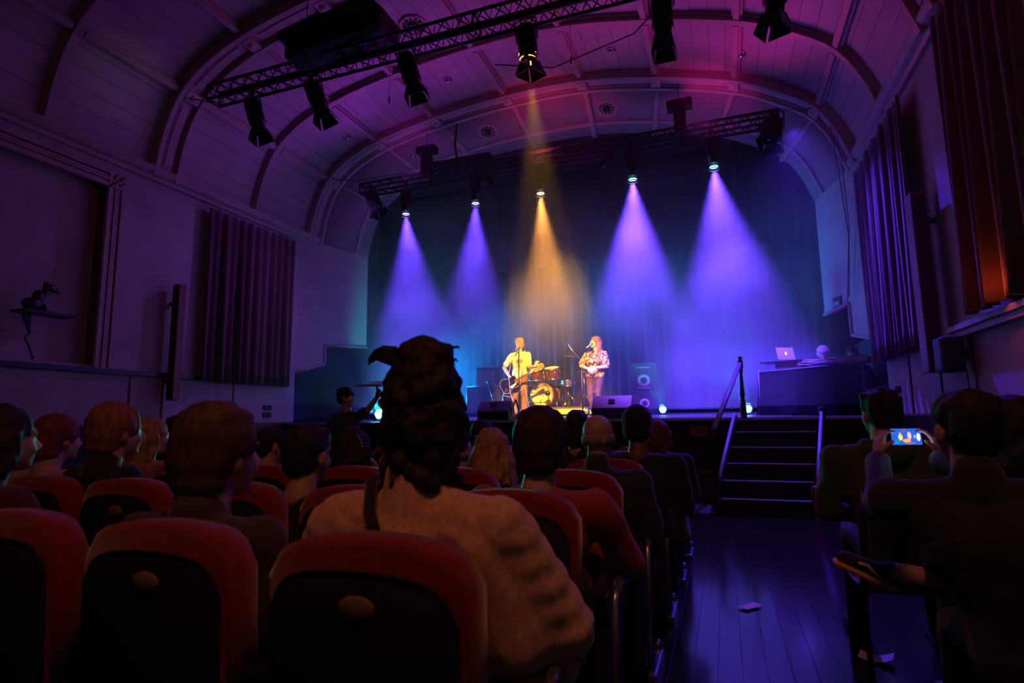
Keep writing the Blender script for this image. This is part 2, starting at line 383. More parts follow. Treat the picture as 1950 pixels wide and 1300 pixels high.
# moulded frame of the big recess in the left wall
fr = MB()
for k, (o, wd, th) in enumerate([(0.02, 0.05, 0.05), (0.085, 0.03, 0.035), (0.13, 0.03, 0.05), (0.175, 0.03, 0.035), (0.22, 0.04, 0.055)]):
    fr.box((XL + th / 2, 5.66 - o + 0.0, 3.45), (th, wd, 2.86 - 2 * o * 0)); fr.box((XL + th / 2, 0.9, 4.90 - o), (th, 9.5, wd))
fr.build('trim_frame', trim_m, kind='structure')
MB().box((XL - 0.09, 5.44, 3.42), (0.17, 0.02, 2.75)).build('trim_reveal', brown_wood, kind='structure')
MB().box((-3, -4.0, 3.7), (10.9, 0.2, 7.6)).build('wall_back', plaster, kind='structure')

# ------------------------------------------------------------------ stage
sf = mat('stage_floor', (0.03, 0.025, 0.03), 0.45, noise_s=4, var=0.3, stretch=(1, 6, 1))
front = MB().box((-3.0, 9.32, 0.60), (11.6, 0.14, 1.20)); sf_o = front.build('wall_stage_front', dark_wood, kind='structure')
for z in (0.13, 0.31, 0.42): MB().box((-3, 9.235, z), (11.5, 0.03, 0.03)).build('rail_moulding', brown_wood, sf_o)
for i in range(13): MB().box((-8.6 + i * 0.93, 9.24, 0.78), (0.03, 0.02, 0.62)).build('panel_joint', black_paint, sf_o)
deck = MB(); vs = [(-9.9, SY, 1.222), (3.8, SY, 1.222), (3.8, 15.0, stage_z(15)), (-9.9, 15.0, stage_z(15))]
deck.add(vs + [(a, b, c - 0.06) for a, b, c in vs], [(0, 1, 2, 3), (7, 6, 5, 4), (0, 4, 5, 1), (1, 5, 6, 2), (2, 6, 7, 3), (3, 7, 4, 0)]); dk = deck.build('floor_stage', sf, kind='structure')
MB().box((-3.0, 9.18, 1.205), (11.4, 0.05, 0.045)).build('trim_stage_edge', mat('worn_edge', (0.5, 0.48, 0.55), 0.3, 0.6), kind='structure', bevel=0.008)
MB().box((-3.05, 15.2, 4.2), (14.5, 0.2, 6.6)).build('wall_stage_back', black_paint, kind='structure')
MB().box((-10.0, 12.2, 3.6), (0.2, 6.1, 7.6)).build('wall_stage_left', mat('wing_wall', (0.05, 0.05, 0.06), 0.8), kind='structure')
MB().box((3.9, 12.2, 3.6), (0.2, 6.1, 7.6)).build('wall_stage_right', mat('wing_wall', (0.05, 0.05, 0.06), 0.8), kind='structure')
MB().box((-3.05, 13.25, 7.45), (14.5, 4.1, 0.1)).build('ceiling_stage', black_paint, kind='structure')
MB().box((-9.07, 9.35, 3.6), (1.7, 0.12, 7.0)).build('wall_wing_left', mat('wing_wall', (0, 0, 0)), kind='structure')
MB().box((3.07, 9.35, 3.6), (1.6, 0.12, 7.0)).build('wall_wing_right', mat('wing_wall', (0, 0, 0)), kind='structure')
# header above the opening behind the flare
hd = MB(); vs = []
for i in range(NS + 1):
    p, n = prof(LEN * i / NS, 0); q = inner(p); vs += [(q.x, 11.32, q.z), (q.x, 11.32, 7.9)]
hd.add(vs, [(2 * i, 2 * i + 1, 2 * i + 3, 2 * i + 2) for i in range(NS)]); hd.build('wall_proscenium', black_paint, kind='structure')
def curtain(name, x0, x1, y0, y1, z0, z1, folds, amp, m, label, cat='curtain', taper=0, seed=1, group=None, hem=0.0, zslope=0.0):
    """pleated hanging cloth along the line (x0, y0)-(x1, y1)"""
    r = random.Random(seed); n = folds * 8; rows = 14; a = V((x0, y0, 0)); b = V((x1, y1, 0)); d = (b - a); L = d.length; d.normalize(); nn = V((-d.y, d.x, 0))
    ph = [r.uniform(-0.5, 0.5) for _ in range(folds + 2)]; am = [r.uniform(0.5, 1.2) for _ in range(folds + 2)]
    vs = []
    for j in range(rows + 1):
        t = j / rows
        for i in range(n + 1):
            u = i / n; k = int(u * folds); wv = cos(2 * pi * u * folds + ph[k] * sin(pi * (u * folds % 1)) ) * amp * am[k] * (1 if 0 < i < n else 0.3)
            wv += amp * 0.35 * sin(u * folds * 3.1 + t * 2.2 + seed)
            x = a + d * L * (u + taper * (0.5 - u) * (t) * 0.5)
            z = z0 + (z1 - z0) * t + (hem * noise.noise(V((u * 7, seed, 0))) if j == 0 else 0) + zslope * (u - 0.5) * (1 - t)
            vs.append(x + nn * wv * (0.6 + 0.5 * (1 - t)) + V((0, 0, z)))
    fs = [(j * (n + 1) + i, j * (n + 1) + i + 1, (j + 1) * (n + 1) + i + 1, (j + 1) * (n + 1) + i) for j in range(rows) for i in range(n)]
    mm = MB().add(vs, fs, True); o = mm.build(name, m); s = o.modifiers.new('thick', 'SOLIDIFY'); s.thickness = 0.012
    return tag(o, label, cat, group)
curtain('curtain', -8.0, 2.5, 14.6, 14.6, stage_z(14.6) + 0.02, 5.9, 44, 0.055, blue_curtain, 'dark blue pleated curtain closing the back of the stage', seed=3)
curtain('pelmet', -8.0, 2.2, 13.4, 13.4, 5.0, 7.38, 60, 0.03, blue_curtain, 'dark pleated border cloth hanging high across the stage', seed=9)
curtain('curtain', XL + 0.12, XL + 0.12, 9.16, 7.08, 1.95, 4.92, 11, 0.045, brown_curtain, 'brown pleated curtain on the left side wall', taper=0.0, seed=5)
curtain('curtain', XR - 0.13, XR - 0.13, 7.25, 9.52, 1.98, 4.86, 12, 0.05, brown_curtain, 'brown pleated curtain on the right wall nearest the stage', seed=6)
curtain('curtain', XR - 0.15, XR - 0.15, 3.0, 6.04, 2.10, 4.95, 15, 0.055, brown_curtain, 'red brown pleated curtain at the right edge, above the window sill', seed=8)
# ------------------------------------------------------------------ trusses
def truss(label, x0, x1, y, z, h=0.22, dp=0.22, step=0.26, lug=True):
    """square lattice beam, four chords and zigzag lacing"""
    t = wthing('lighting_truss', label, 'truss', (x0, y, z))
    cs = [(-dp / 2, -h / 2), (dp / 2, -h / 2), (dp / 2, h / 2), (-dp / 2, h / 2)]
    for a, b in cs: MB().tube([(x0, y + a, z + b), (x1, y + a, z + b)], 0.022, 8).build('chord', black_metal, t)
    n = int((x1 - x0) / step)
    for f in range(4):
        a, b = cs[f], cs[(f + 1) % 4]; m = MB()
        for i in range(n):
            xa = x0 + (x1 - x0) * i / n; xm = x0 + (x1 - x0) * (i + 0.5) / n; xb = x0 + (x1 - x0) * (i + 1) / n
            m.tube([(xa, y + a[0], z + a[1]), (xm, y + b[0], z + b[1]), (xb, y + a[0], z + a[1])], 0.010, 5)
        m.build('lacing', black_metal, t)
    for xx in (x0, (x0 + x1) / 2, x1): 
        m = MB()
        for f in range(4):
            a, b = cs[f], cs[(f + 1) % 4]; m.tube([(xx, y + a[0], z + a[1]), (xx, y + b[0], z + b[1])], 0.014, 5)
        m.build('end_frame', black_metal, t)
    return t
T1 = truss('front lighting truss crossing under the vault, the nearer of two', -6.9, 1.7, 6.0, 6.10)
T2 = truss('rear lighting truss over the stage edge, the farther of two', -6.75, 1.1, 9.6, 5.98, 0.20, 0.20, 0.24)
rail = MB().tube([(-6.6, 5.86, 5.93), (1.6, 5.86, 5.93)], 0.014, 6); tag(rail.build('conduit', grey_metal), 'thin grey conduit clipped along the front truss', 'pipe')
for nm, pts, lb in [('cable', [(-7.62, 9.6, 6.36), (-6.9, 9.6, 6.22), (1.15, 9.6, 6.10), (1.86, 9.62, 6.02)], 'thin steel line running along the top of the rear truss to both walls'),
                ('cable', [(-7.55, 6.05, 6.25), (-6.9, 6.0, 6.0)], 'short steel line tying the front truss to the left arch'),
                ('cable', [(1.86, 9.62, 6.02), (1.95, 9.7, 5.2), (2.02, 9.95, 4.2), (1.98, 10.2, 3.1)], 'grey cable hanging down the right wall from the rear truss'),
                ('cable', [(1.80, 9.6, 6.02), (1.88, 9.62, 5.0), (1.98, 9.85, 4.0), (1.94, 10.15, 3.0)], 'second grey cable hanging down the right wall'),
                ('cable', [(-4.62, 9.65, 7.05), (-4.66, 9.65, 6.6), (-4.6, 9.62, 6.32)], 'thick black cable dropping from the vault to the black batten box'),
                ('cable', [(-2.6, 6.6, 5.95), (-1.9, 7.0, 5.98), (-0.8, 7.0, 6.2), (-0.1, 6.4, 6.35), (0.4, 5.95, 6.6)], 'thin black wire slung between the front truss and the vault')]:
    r = 0.022 if 'thick' in lb else 0.009
    o = MB().tube(pts, r, 6).build(nm, black_metal if 'black' in lb else grey_metal, label=lb, cat='cable')
# ------------------------------------------------------------------ lanterns
lens_off = mat('dark_lens', (0.02, 0.02, 0.03), 0.05)
def lens_on(c, e): return mat('lit_lens_%d%d%d' % tuple(int(k * 9) for k in c), c, 0.3, emit=c, es=e)
def lantern(label, top, tip, r=0.105, lens=None, flare=0.5, doors=True, group=None, short=False):
    """theatre lantern hung at top, pointing towards tip (the mouth)"""
    top, tip = V(top), V(tip); ax = (tip - top).normalized(); L = (tip - top).length
    t = wthing('stage_lantern', label, 'stage light', top, group); sd = ax.cross(V((0, 1, 0.01))).normalized(); R = ax.to_track_quat('Z', 'Y').to_matrix()
    body = MB().lathe(top + ax * 0.02, [(0.0, 0), (r * 0.85, 0), (r, 0.03), (r, L * 0.55), (r * 1.04, L * 0.56), (r * 1.04, L * 0.6), (r * 0.82, L * 0.62), (r * 0.82, L * 0.80), (r * 0.72, L * 0.80), (r * 0.72, L * 0.7), (0, L * 0.7)], ax, 14)
    for k in range(4): body.lathe(top + ax * (L * (0.16 + 0.1 * k)), [(r * 0.98, 0), (r * 1.05, 0.003), (r * 1.05, 0.009), (r * 0.98, 0.012)], ax, 14)
    body.build('housing', black_metal, t)
    y = MB()
    for s in (-1, 1): y.tube([top + sd * s * r * 1.15 + ax * L * 0.35, top + sd * s * r * 1.15 - V((0, 0, -0.06)), top + V((0, 0, 0.09))], 0.010, 5)
    y.build('yoke', black_metal, t)
    c = MB().box(top + V((0, 0, 0.11)), (0.06, 0.05, 0.08)); c.build('clamp', black_metal, t)
    MB().lathe(top + ax * (L * 0.76), [(0, 0), (r * 0.70, 0), (r * 0.6, 0.02), (0, 0.035)], ax, 14).build('lens', lens or lens_off, t)
    if doors:
        for k in range(4):
            a = R @ V((cos(k * pi / 2), sin(k * pi / 2), 0)); b = R @ V((-sin(k * pi / 2), cos(k * pi / 2), 0)); p = top + ax * L * 0.80
            i0 = p + a * r * 0.78; o0 = p + ax * L * 0.27 + a * r * (0.85 + flare * (0.9 if k % 2 else 0.45))
            m = MB(); w0, w1 = r * 0.7, r * 1.05
            vs = [i0 - b * w0, i0 + b * w0, o0 + b * w1, o0 - b * w1]; vs += [q + a * 0.006 for q in vs]
            m.add(vs, [(0, 1, 2, 3), (7, 6, 5, 4), (0, 4, 5, 1), (1, 5, 6, 2), (2, 6, 7, 3), (3, 7, 4, 0)]); m.build('barn_door', black_metal, t)
    return t
g1 = 'barn door lanterns along the front truss'
for lb, a, b in [('black barn door lantern, leftmost on the front truss', (-6.16, 6, 5.88), (-5.98, 6.05, 5.30)),
                 ('black barn door lantern under the left end of the big black box', (-5.11, 6, 5.91), (-4.87, 6.05, 5.34)),
                 ('black barn door lantern right of the big black box', (-3.62, 6, 5.97), (-3.46, 6.05, 5.38)),
                 ('black barn door lantern hanging over the aisle side, by the thin wire', (-0.38, 6, 5.99), (-0.38, 6.06, 5.24)),
                 ('black barn door lantern, rightmost on the front truss', (0.80, 6, 5.95), (0.72, 6.05, 5.22))]:
    lantern(lb, a, b, 0.115, group=g1)
amber_on = mat('amber_lens', (1, 0.6, 0.1), 0.3, emit=(1, 0.42, 0.05), es=2.5)
la = lantern('black barn door lantern with an amber glow at its vents', (-1.96, 6, 5.94), (-1.93, 6.07, 5.36), 0.115, amber_on, group=g1)
for dz, rr in ((0.37, 0.112), (0.43, 0.10)):
    for a0 in (200, 290): MB().tube([(-1.95 + rr * cos(rad(a0 + k)), 6.05 + rr * sin(rad(a0 + k)), 5.94 - dz) for k in range(0, 55, 9)], 0.006, 5).build('glowing_vent', amber_on, la)
g2 = 'lit lanterns along the rear truss'
names = ['rear truss lantern with a violet beam, leftmost of the lit ones', 'rear truss lantern with a violet beam, second from the left', 'rear truss lantern with the orange beam',
         'rear truss lantern with a violet beam right of the orange one', 'rear truss lantern with a violet beam, rightmost of the lit ones']
for i, (x, c, e, s, t) in enumerate(BEAMS):
    top = V((x, 9.60, 5.86)); tip = V((x, 9.62, 5.32)) + (V(t) - V((x, 9.62, 5.3))).normalized() * 0.02
    ec = (1.0, 0.75, 0.35) if c is AMB else (0.45, 0.4, 1.0) if i < 2 else (0.25, 0.8, 1.0)
    lt = lantern(names[i], top, tip, 0.10, lens_off, doors=False, group=g2)
    ring = MB(); ax = (tip - top).normalized(); R = ax.to_track_quat('Z', 'Y').to_matrix(); p = tip
    ring.tube([p + R @ V((0.095 * cos(a * pi / 8), 0.095 * sin(a * pi / 8), 0)) for a in range(17)], 0.008, 5, cap=False)
    ring.build('rim', chrome, lt)
    d = MB().lathe(tip + ax * -0.04, [(0.0, 0), (0.068, 0), (0.070, 0.01), (0.0, 0.02)], ax, 16); d.build('glowing_lens', mat('lens_glow_%d' % i, ec, 0.3, emit=ec, es=3.5), lt)
lantern('unlit lantern angled to the right at the left end of the rear truss', (-6.55, 9.6, 5.86), (-6.28, 9.5, 5.42), 0.13, group='unlit lanterns on the rear truss')
def round_lantern():
    t = lantern('round unlit lantern with coiled cable at the right end of the rear truss', (1.0, 9.55, 5.90), (0.93, 9.3, 5.45), 0.16, doors=True, group='unlit lanterns on the rear truss')
    m = MB()
    for k in range(3): m.tube([(1.05 + 0.13 * sin(a * 0.5 + k), 9.5, 5.95 - 0.02 * k + 0.14 * cos(a * 0.5 + k * 0.7)) for a in range(14)], 0.007, 5)
    m.build('cable_coil', black_metal, t)
round_lantern()
for lb, a, b in [('slim unlit lantern angled right, between the second violet beam and the orange one', (-4.03, 9.55, 5.86), (-3.72, 9.3, 5.52)), ('slim unlit lantern angled left beside the bright violet beam', (-1.55, 9.55, 5.86), (-1.84, 9.3, 5.45))]:
    lantern(lb, a, b, 0.07, doors=False, group='unlit lanterns on the rear truss')
def mover(label, x, z):
    t = wthing('moving_head', label, 'stage light', (x, 9.6, z - 0.42), 'moving heads standing on the rear truss')
    MB().box((x, 9.6, z - 0.20), (0.20, 0.18, 0.36)).build('base', black_metal, t, bevel=0.01)
    m = MB()
    for s in (-1, 1): m.box((x + s * 0.085, 9.6, z - 0.0), (0.02, 0.06, 0.16))
    m.build('yoke', black_metal, t)
    MB().box((x, 9.6, z + 0.12), (0.42, 0.22, 0.15)).build('head', black_metal, t, bevel=0.025)
    MB().box((x + 0.10, 9.485, z + 0.15), (0.06, 0.006, 0.04)).build('label_plate', grey_metal, t)
    MB().tube([(x, 9.6, z + 0.19), (x - 0.01, 9.6, z + 0.50)], 0.006, 5).build('aerial_wire', black_metal, t)
mover('black moving head light standing on the left half of the rear truss', -5.25, 6.46); mover('black moving head light standing on the right half of the rear truss', -0.40, 6.40)
b = wthing('batten_box', 'long flat black box lying on the left half of the rear truss', 'box', (-4.4, 9.6, 6.09))
MB().box((-4.45, 9.62, 6.19), (1.18, 0.3, 0.13)).build('casing', black_metal, b, bevel=0.01)
MB().box((-4.45, 9.62, 6.262), (1.10, 0.22, 0.015)).build('lid', black_metal, b)
bx = wthing('speaker_box', 'large black speaker box hung over the front truss', 'speaker', (-4.65, 6.0, 6.22))
m = MB(); pr = [(-5.47, 6.60), (-5.50, 6.50), (-5.34, 6.45), (-5.33, 6.16), (-3.84, 6.28), (-3.80, 6.50), (-4.02, 6.74)]
m.prism(pr, 'y', 5.72, 6.22); m.build('cabinet', black_paint, bx, bevel=0.012)
m = MB().prism([(a * 0.94 - 4.65 * 0.06, b_ * 0.9 + 0.645) for a, b_ in pr], 'y', 5.705, 5.722); m.build('grille', mat('grille', (0.006, 0.006, 0.007), 0.8), bx)
for x in (-5.2, -4.2): MB().tube([(x, 5.97, 6.5), (x + 0.02, 5.97, 7.35)], 0.008, 5).build('hanging_wire', black_metal, bx)
# hanging microphones, downlights, octagonal vents
for lb, x, y, z in [('left hanging microphone on a thin wire below the vault', -4.48, 7.0, 6.07), ('right hanging microphone on a thin wire below the vault', -1.65, 7.0, 6.03)]:
    t = wthing('hanging_microphone', lb, 'microphone', (x, y, z), 'microphones hanging from the vault')
    MB().tube([(x, y, z + 0.05), (x, y, 7.4)], 0.003, 4).build('wire', black_metal, t)
    MB().lathe((x, y, z - 0.06), [(0, 0), (0.014, 0.0), (0.016, 0.05), (0.012, 0.11), (0, 0.12)]).build('capsule', grey_metal, t)
def onvault(px_x, y):
    s = s_at_x(px_x); p, n = prof(s, 0.0); return V((p.x, y, p.z)), n
dl = [(-4.35, 8.80), (-6.86, 9.16), (-1.37, 8.93), (0.60, 9.0)]
for (x, y), w_ in zip(dl, ['above the left half of the rear truss', 'low on the left slope of the vault near the stage arch', 'near the crown, right of the centre', 'on the right slope near the stage arch']):
    p, n = onvault(x, y); t = wthing('downlight', 'small silver dome fitting ' + w_, 'ceiling light', p, 'silver dome fittings on the vault')
    MB().lathe(p - n * 0.01, [(0.075, 0), (0.075, 0.02), (0.055, 0.025)], n, 16).build('rim', grey_metal, t)
    MB().lathe(p + n * 0.01, [(0.055, 0), (0.048, 0.03), (0.03, 0.05), (0, 0.06)], n, 16).build('dome', chrome, t)
def onflare(x, f):
    s = s_at_x(x); p, n = prof(s, 0.0); a = V((p.x, 9.95, p.z)); b = inner(p); return a.lerp(b, f), (n + V((0, -0.3, 0))).normalized()
for x, f, w_ in [(-6.2, 0.42, 'left of the black moving head'), (-5.1, 0.30, 'beside the left moving head'), (-0.9, 0.08, 'just behind the crown of the stage arch'), (0.55, 0.5, 'right of the right moving head')]:
    p, n = onflare(x, f); t = wthing('downlight', 'small silver dome fitting on the flared ceiling ' + w_, 'ceiling light', p, 'silver dome fittings on the flared ceiling')
    MB().lathe(p - n * 0.01, [(0.07, 0), (0.07, 0.03), (0.05, 0.035)], n, 16).build('rim', grey_metal, t)
    MB().lathe(p + n * 0.02, [(0.05, 0), (0.045, 0.03), (0.03, 0.05), (0, 0.06)], n, 16).build('dome', chrome, t)
def rose(p, n, label, r):
    t = wthing('ceiling_rose', label, 'vent', p, 'octagonal ceiling vents'); n = n.normalized()
    MB().lathe(p - n * 0.03, [(r * 1.0, 0), (r, 0.05), (r * 0.86, 0.06), (r * 0.84, 0.045), (r * 0.72, 0.045), (0, 0.045)], n, 8).build('octagon_plate', trim_m, t)
    MB().lathe(p + n * 0.01, [(r * 0.36, 0), (r * 0.36, 0.035), (r * 0.22, 0.045), (r * 0.20, 0.02), (0, 0.02)], n, 16).build('centre_ring', dark_wood, t)
    u = n.orthogonal().normalized(); v = n.cross(u)
    for k in range(12):
        d = u * cos(k * pi / 6) + v * sin(k * pi / 6); MB().tube([p + n * 0.018 + d * r * 0.42, p + n * 0.018 + d * r * 0.70], [r * 0.045, r * 0.09], 4).build('slot', black_paint, t)
p, n = onvault(-4.28, 7.3); rose(p, n, 'octagonal ceiling vent above the front truss, left of the centre lantern', 0.24)
p, n = onflare(-4.35, 0.47); rose(p, n, 'octagonal ceiling vent on the flared ceiling, left one', 0.22)
p, n = onflare(-1.8, 0.47); rose(p, n, 'octagonal ceiling vent on the flared ceiling, right one', 0.22)
# ------------------------------------------------------------------ fittings on the side walls
def column_speaker(label, x, s, y0, y1, z0, z1):
    t = wthing('column_speaker', label, 'speaker', (x, (y0 + y1) / 2, z0), 'wooden column speakers on the side walls')
    MB().box((x - s * 0.17, (y0 + y1) / 2, (z0 + z1) / 2), (0.14, y1 - y0, z1 - z0)).build('cabinet', brown_wood, t, bevel=0.008)
    MB().box((x - s * 0.17, y0 - 0.006, (z0 + z1) / 2), (0.11, 0.012, z1 - z0 - 0.08)).build('grille', mat('brown_grille', (0.05, 0.02, 0.012), 0.8), t)
    for z in (z0 + 0.3, z1 - 0.3): MB().box((x - s * 0.05, (y0 + y1) / 2, z), (0.10, 0.05, 0.05)).build('bracket', black_metal, t)
column_speaker('tall slim brown column speaker on the left wall beside the curtain', XL, -1, 6.50, 6.63, 1.60, 3.44)
column_speaker('tall slim brown column speaker on the right wall between the two curtains', XR, 1, 6.88, 7.10, 1.66, 3.56)
for s, x, y, z in ((-1, XL, 8.72, 1.46), (1, XR, 8.98, 1.50)):
    t = wthing('socket_panel', 'four small square black sockets low on the %s wall' % ('left' if s < 0 else 'right'), 'socket', (x, y, z), 'socket groups on the side walls')
    for dy in (-0.06, 0.06):
        for dz in (-0.07, 0.07): MB().box((x - s * 0.012, y + dy, z + dz), (0.03, 0.085, 0.09)).build('socket', black_paint, t, bevel=0.006)
t = wthing('wall_speaker', 'small black rounded speaker under the right window sill', 'speaker', (XR, 6.55, 1.68))
MB().box((XR - 0.16, 6.55, 1.80), (0.2, 0.22, 0.34)).build('cabinet', black_paint, t, bevel=0.03)
MB().box((XR - 0.16, 6.435, 1.80), (0.16, 0.01, 0.28)).build('grille', mat('grille', (0, 0, 0)), t)
MB().box((XR - 0.03, 6.55, 1.80), (0.06, 0.08, 0.1)).build('bracket', black_metal, t)
MB().tube([(XR - 0.03, 6.57, 1.66), (XR - 0.02, 6.58, 1.3)], 0.008, 5).build('cord', black_metal, t)
t = wthing('shelf', 'small dark shelf bracketed to the recessed left wall', 'shelf', (-8.2, 4.55, 2.62))
MB().box((-8.08, 4.72, 2.66), (0.28, 0.62, 0.035)).build('board', dark_wood, t, bevel=0.006)
MB().prism([(4.52, 2.64), (4.62, 2.64), (4.62, 2.42)], 'x', -8.2, -8.16).build('bracket', dark_wood, t)
stat = wthing('statue', 'small dark carved figure standing on the left wall shelf', 'statue', (-8.07, 4.62, 2.68))
m = MB().ell((-8.07, 4.56, 2.76), (0.07, 0.12, 0.09)).ell((-8.07, 4.62, 2.86), (0.055, 0.07, 0.10)).cap((-8.07, 4.66, 2.88), 0.05, (-8.07, 4.72, 2.97), 0.045).ell((-8.07, 4.74, 3.00), (0.055, 0.085, 0.065)).cap((-8.07, 4.78, 2.99), 0.035, (-8.07, 4.84, 2.97), 0.025)
m.cap((-8.04, 4.70, 3.05), 0.02, (-8.04, 4.69, 3.09), 0.006).cap((-8.10, 4.70, 3.05), 0.02, (-8.10, 4.69, 3.09), 0.006).cap((-8.04, 4.68, 2.76), 0.025, (-8.04, 4.70, 2.69), 0.03).cap((-8.10, 4.68, 2.76), 0.025, (-8.10, 4.70, 2.69), 0.03)
blob(m, 'figure', dark_wood, stat, 0.010, 2)
tag(MB().tube([(-8.17, 4.60, 2.62), (-8.16, 4.57, 2.50), (-8.17, 4.63, 2.42), (-8.17, 4.57, 2.34), (-8.17, 4.62, 2.26), (-8.17, 4.66, 2.16), (-8.17, 4.69, 2.08)], 0.012, 6).build('cord', black_metal), 'black wavy cord dangling below the left wall shelf', 'cable')
# exit sign, lit doorway seen through the right opening
ex = wthing('exit_sign', 'small square exit sign on the flared wall at the right', 'sign', (1.92, 10.75, 3.0))
R = Matrix.Rotation(0.22, 3, 'Z'); MB().box((1.905, 10.75, 3.10), (0.02, 0.30, 0.20), R).build('panel', mat('sign_panel', (0.02, 0.03, 0.06), 0.5), ex)
sign_e = mat('sign_letters', (0.3, 0.45, 0.8), 0.5, emit=(0.10, 0.2, 0.5), es=0.35)
text('Exit', (1.885, 10.75, 3.10), 0.13, (rad(90), 0, rad(-90 + 13)), sign_e, ex)
wn = MB().box((3.0, 12.3, 2.9), (0.02, 2.6, 0.9)).build('window_1', mat('dim_teal_pane', (0.05, 0.09, 0.10), 0.3, emit=(0.03, 0.05, 0.055), es=0.5), kind='structure')
dr = MB().box((2.6, 11.55, 2.87), (0.02, 0.22, 0.62)).build('lit_doorway', mat('orange_light_panel', (0.9, 0.4, 0.05), 0.5, emit=(1.0, 0.32, 0.03), es=1.2), wn)
m = MB().box((2.45, 11.3, 1.9), (0.08, 2.2, 1.3)); tag(m.build('flight_screen', black_cloth), 'black screen standing in the right wing behind the DJ', 'screen')
# warm lamp on the window sill at the right edge
light('POINT', 'sill_lamp_light', (1.93, 5.25, 2.22), 2.2, (1.0, 0.12, 0.02), soft=0.05)
# ------------------------------------------------------------------ stairs
st = wthing('stage_steps', 'dark wooden steps with pale nosings leading up to the stage', 'stairs', (0.4, 8.0, 0))
h = 1.222 / 6; X0, X1 = -0.13, 0.98; edge_m = mat('nosing_strip', (0.62, 0.60, 0.68), 0.35)
for i in range(5):
    y = 7.95 + 0.25 * i; z = h * (i + 1); a = X0 + 0.035 * i; b_ = X1 + 0.06 * i
    MB().box(((a + b_) / 2, y + 0.14, z - 0.02), (b_ - a, 0.28, 0.035)).build('tread', dark_wood, st, bevel=0.006)
    MB().box(((a + b_) / 2, y + 0.03, z - h / 2 - 0.02), (b_ - a - 0.02, 0.02, h - 0.04)).build('riser', black_paint, st)
    MB().box(((a + b_) / 2, y + 0.012, z + 0.002), (b_ - a - 0.06, 0.03, 0.012)).build('nosing', edge_m, st)
for s, (x0, x1) in ((-1, (X0 - 0.02, 0.17)), (1, (X1 + 0.02, 1.31))):
    m = MB(); q = [(7.9, 0.0), (9.2, 0.0), (9.2, 1.26), (9.12, 1.26), (7.98, 0.34), (7.9, 0.34)]; n = len(q)
    def xx(y): return x0 + (x1 - x0) * (y - 7.9) / 1.3
    m.add([(xx(y) - 0.02, y, z) for y, z in q] + [(xx(y) + 0.02, y, z) for y, z in q], [tuple(range(n)), tuple(range(n, 2 * n))[::-1]] + [(i, n + i, n + (i + 1) % n, (i + 1) % n) for i in range(n)])
    m.build('side_board', dark_wood, st)
    MB().tube([(xx(7.97), 7.97, 0.36), (xx(9.14), 9.14, 1.285)], 0.026, 4).build('side_cap', mat('strip_paint', (0.5, 0.48, 0.58), 0.4), st)
def newel(x, y, z0, z1, turned=True):
    H = z1 - z0
    pr = [(0.045, 0), (0.045, H * 0.22), (0.025, H * 0.24), (0.04, H * 0.27), (0.022, H * 0.30), (0.036, H * 0.36), (0.028, H * 0.5), (0.020, H * 0.72), (0.034, H * 0.76), (0.02, H * 0.78), (0.038, H * 0.80), (0.038, H * 0.92), (0.02, H * 0.94), (0.034, H * 0.97), (0.0, H)] if turned else [(0.045, 0), (0.045, H - 0.02), (0.03, H), (0, H)]
    return MB().lathe((x, y, z0), pr, (0, 0, 1), 12)
newel(0.28, 9.17, 1.222, 2.14).build('newel_post', dark_wood, st); newel(-0.13, 7.95, 0, 1.12).build('newel_post', dark_wood, st)
newel(1.31, 9.17, 1.18, 1.37, False).build('newel_post', dark_wood, st); newel(0.99, 7.93, 0.0, 0.40, False).build('newel_post', brown_wood, st)
MB().tube([(-0.13, 7.97, 1.08), (0.27, 9.15, 2.02)], 0.036, 4).build('handrail', mat('strip_paint', (0, 0, 0)), st)
# ------------------------------------------------------------------ helpers for stage gear
def stand(t, x, y, z, top, legs=3, r=0.26, m=black_metal, hub=0.2):
    MB().tube([(x, y, z + 0.04), (x, y, top)], 0.012, 8).build('pole', m, t)
    for k in range(legs):
        a = 2 * pi * k / legs + 0.5; MB().tube([(x, y, z + hub), (x + r * cos(a), y + r * sin(a), z + 0.012)], 0.009, 6).build('leg', m, t)
def wedge(label, cx, y, wd, hgt, dep, m):
    z = stage_z(y); t = wthing('stage_monitor', label, 'speaker', (cx, y, z), 'wedge monitors at the stage edge')
    pr = [(y - dep / 2, z), (y - dep / 2 - 0.03, z + hgt * 0.45), (y - 0.02, z + hgt), (y + 0.06, z + hgt), (y + dep / 2, z + 0.05), (y + dep / 2, z)]
    MB().prism(pr, 'x', cx - wd / 2, cx + wd / 2).build('cabinet', m, t, bevel=0.01)
    f = MB().box((cx, y - dep / 2 - 0.03, z + hgt * 0.22), (wd * 0.92, 0.012, hgt * 0.34), Matrix.Rotation(-0.1, 3, 'X')); f.build('rear_panel', black_paint, t)
    MB().box((cx, y - dep / 4 - 0.045, z + hgt * 0.80), (0.11, 0.03, 0.035), Matrix.Rotation(-0.6, 3, 'X')).build('handle', black_paint, t)
    for dx, dz in ((0.01, 0.09), (0.07, 0.06)): MB().lathe((cx + dx, y - dep / 2 - 0.035, z + dz), [(0, 0), (0.008, 0), (0.006, 0.008), (0, 0.01)], (0, -1, 0), 8).build('connector', grey_metal, t)
    return t
brown_cab = mat('brown_cabinet', (0.07, 0.025, 0.015), 0.5, noise_s=20, var=0.15)
w1 = wedge('dark wedge monitor in front of the guitarist', -3.86, 9.72, 0.60, 0.34, 0.36, brown_cab)
w2 = wedge('brown wedge monitor in front of the woman singer', -1.74, 9.72, 0.66, 0.38, 0.38, mat('brown_cabinet_2', (0.13, 0.04, 0.02), 0.5, noise_s=20, var=0.15))
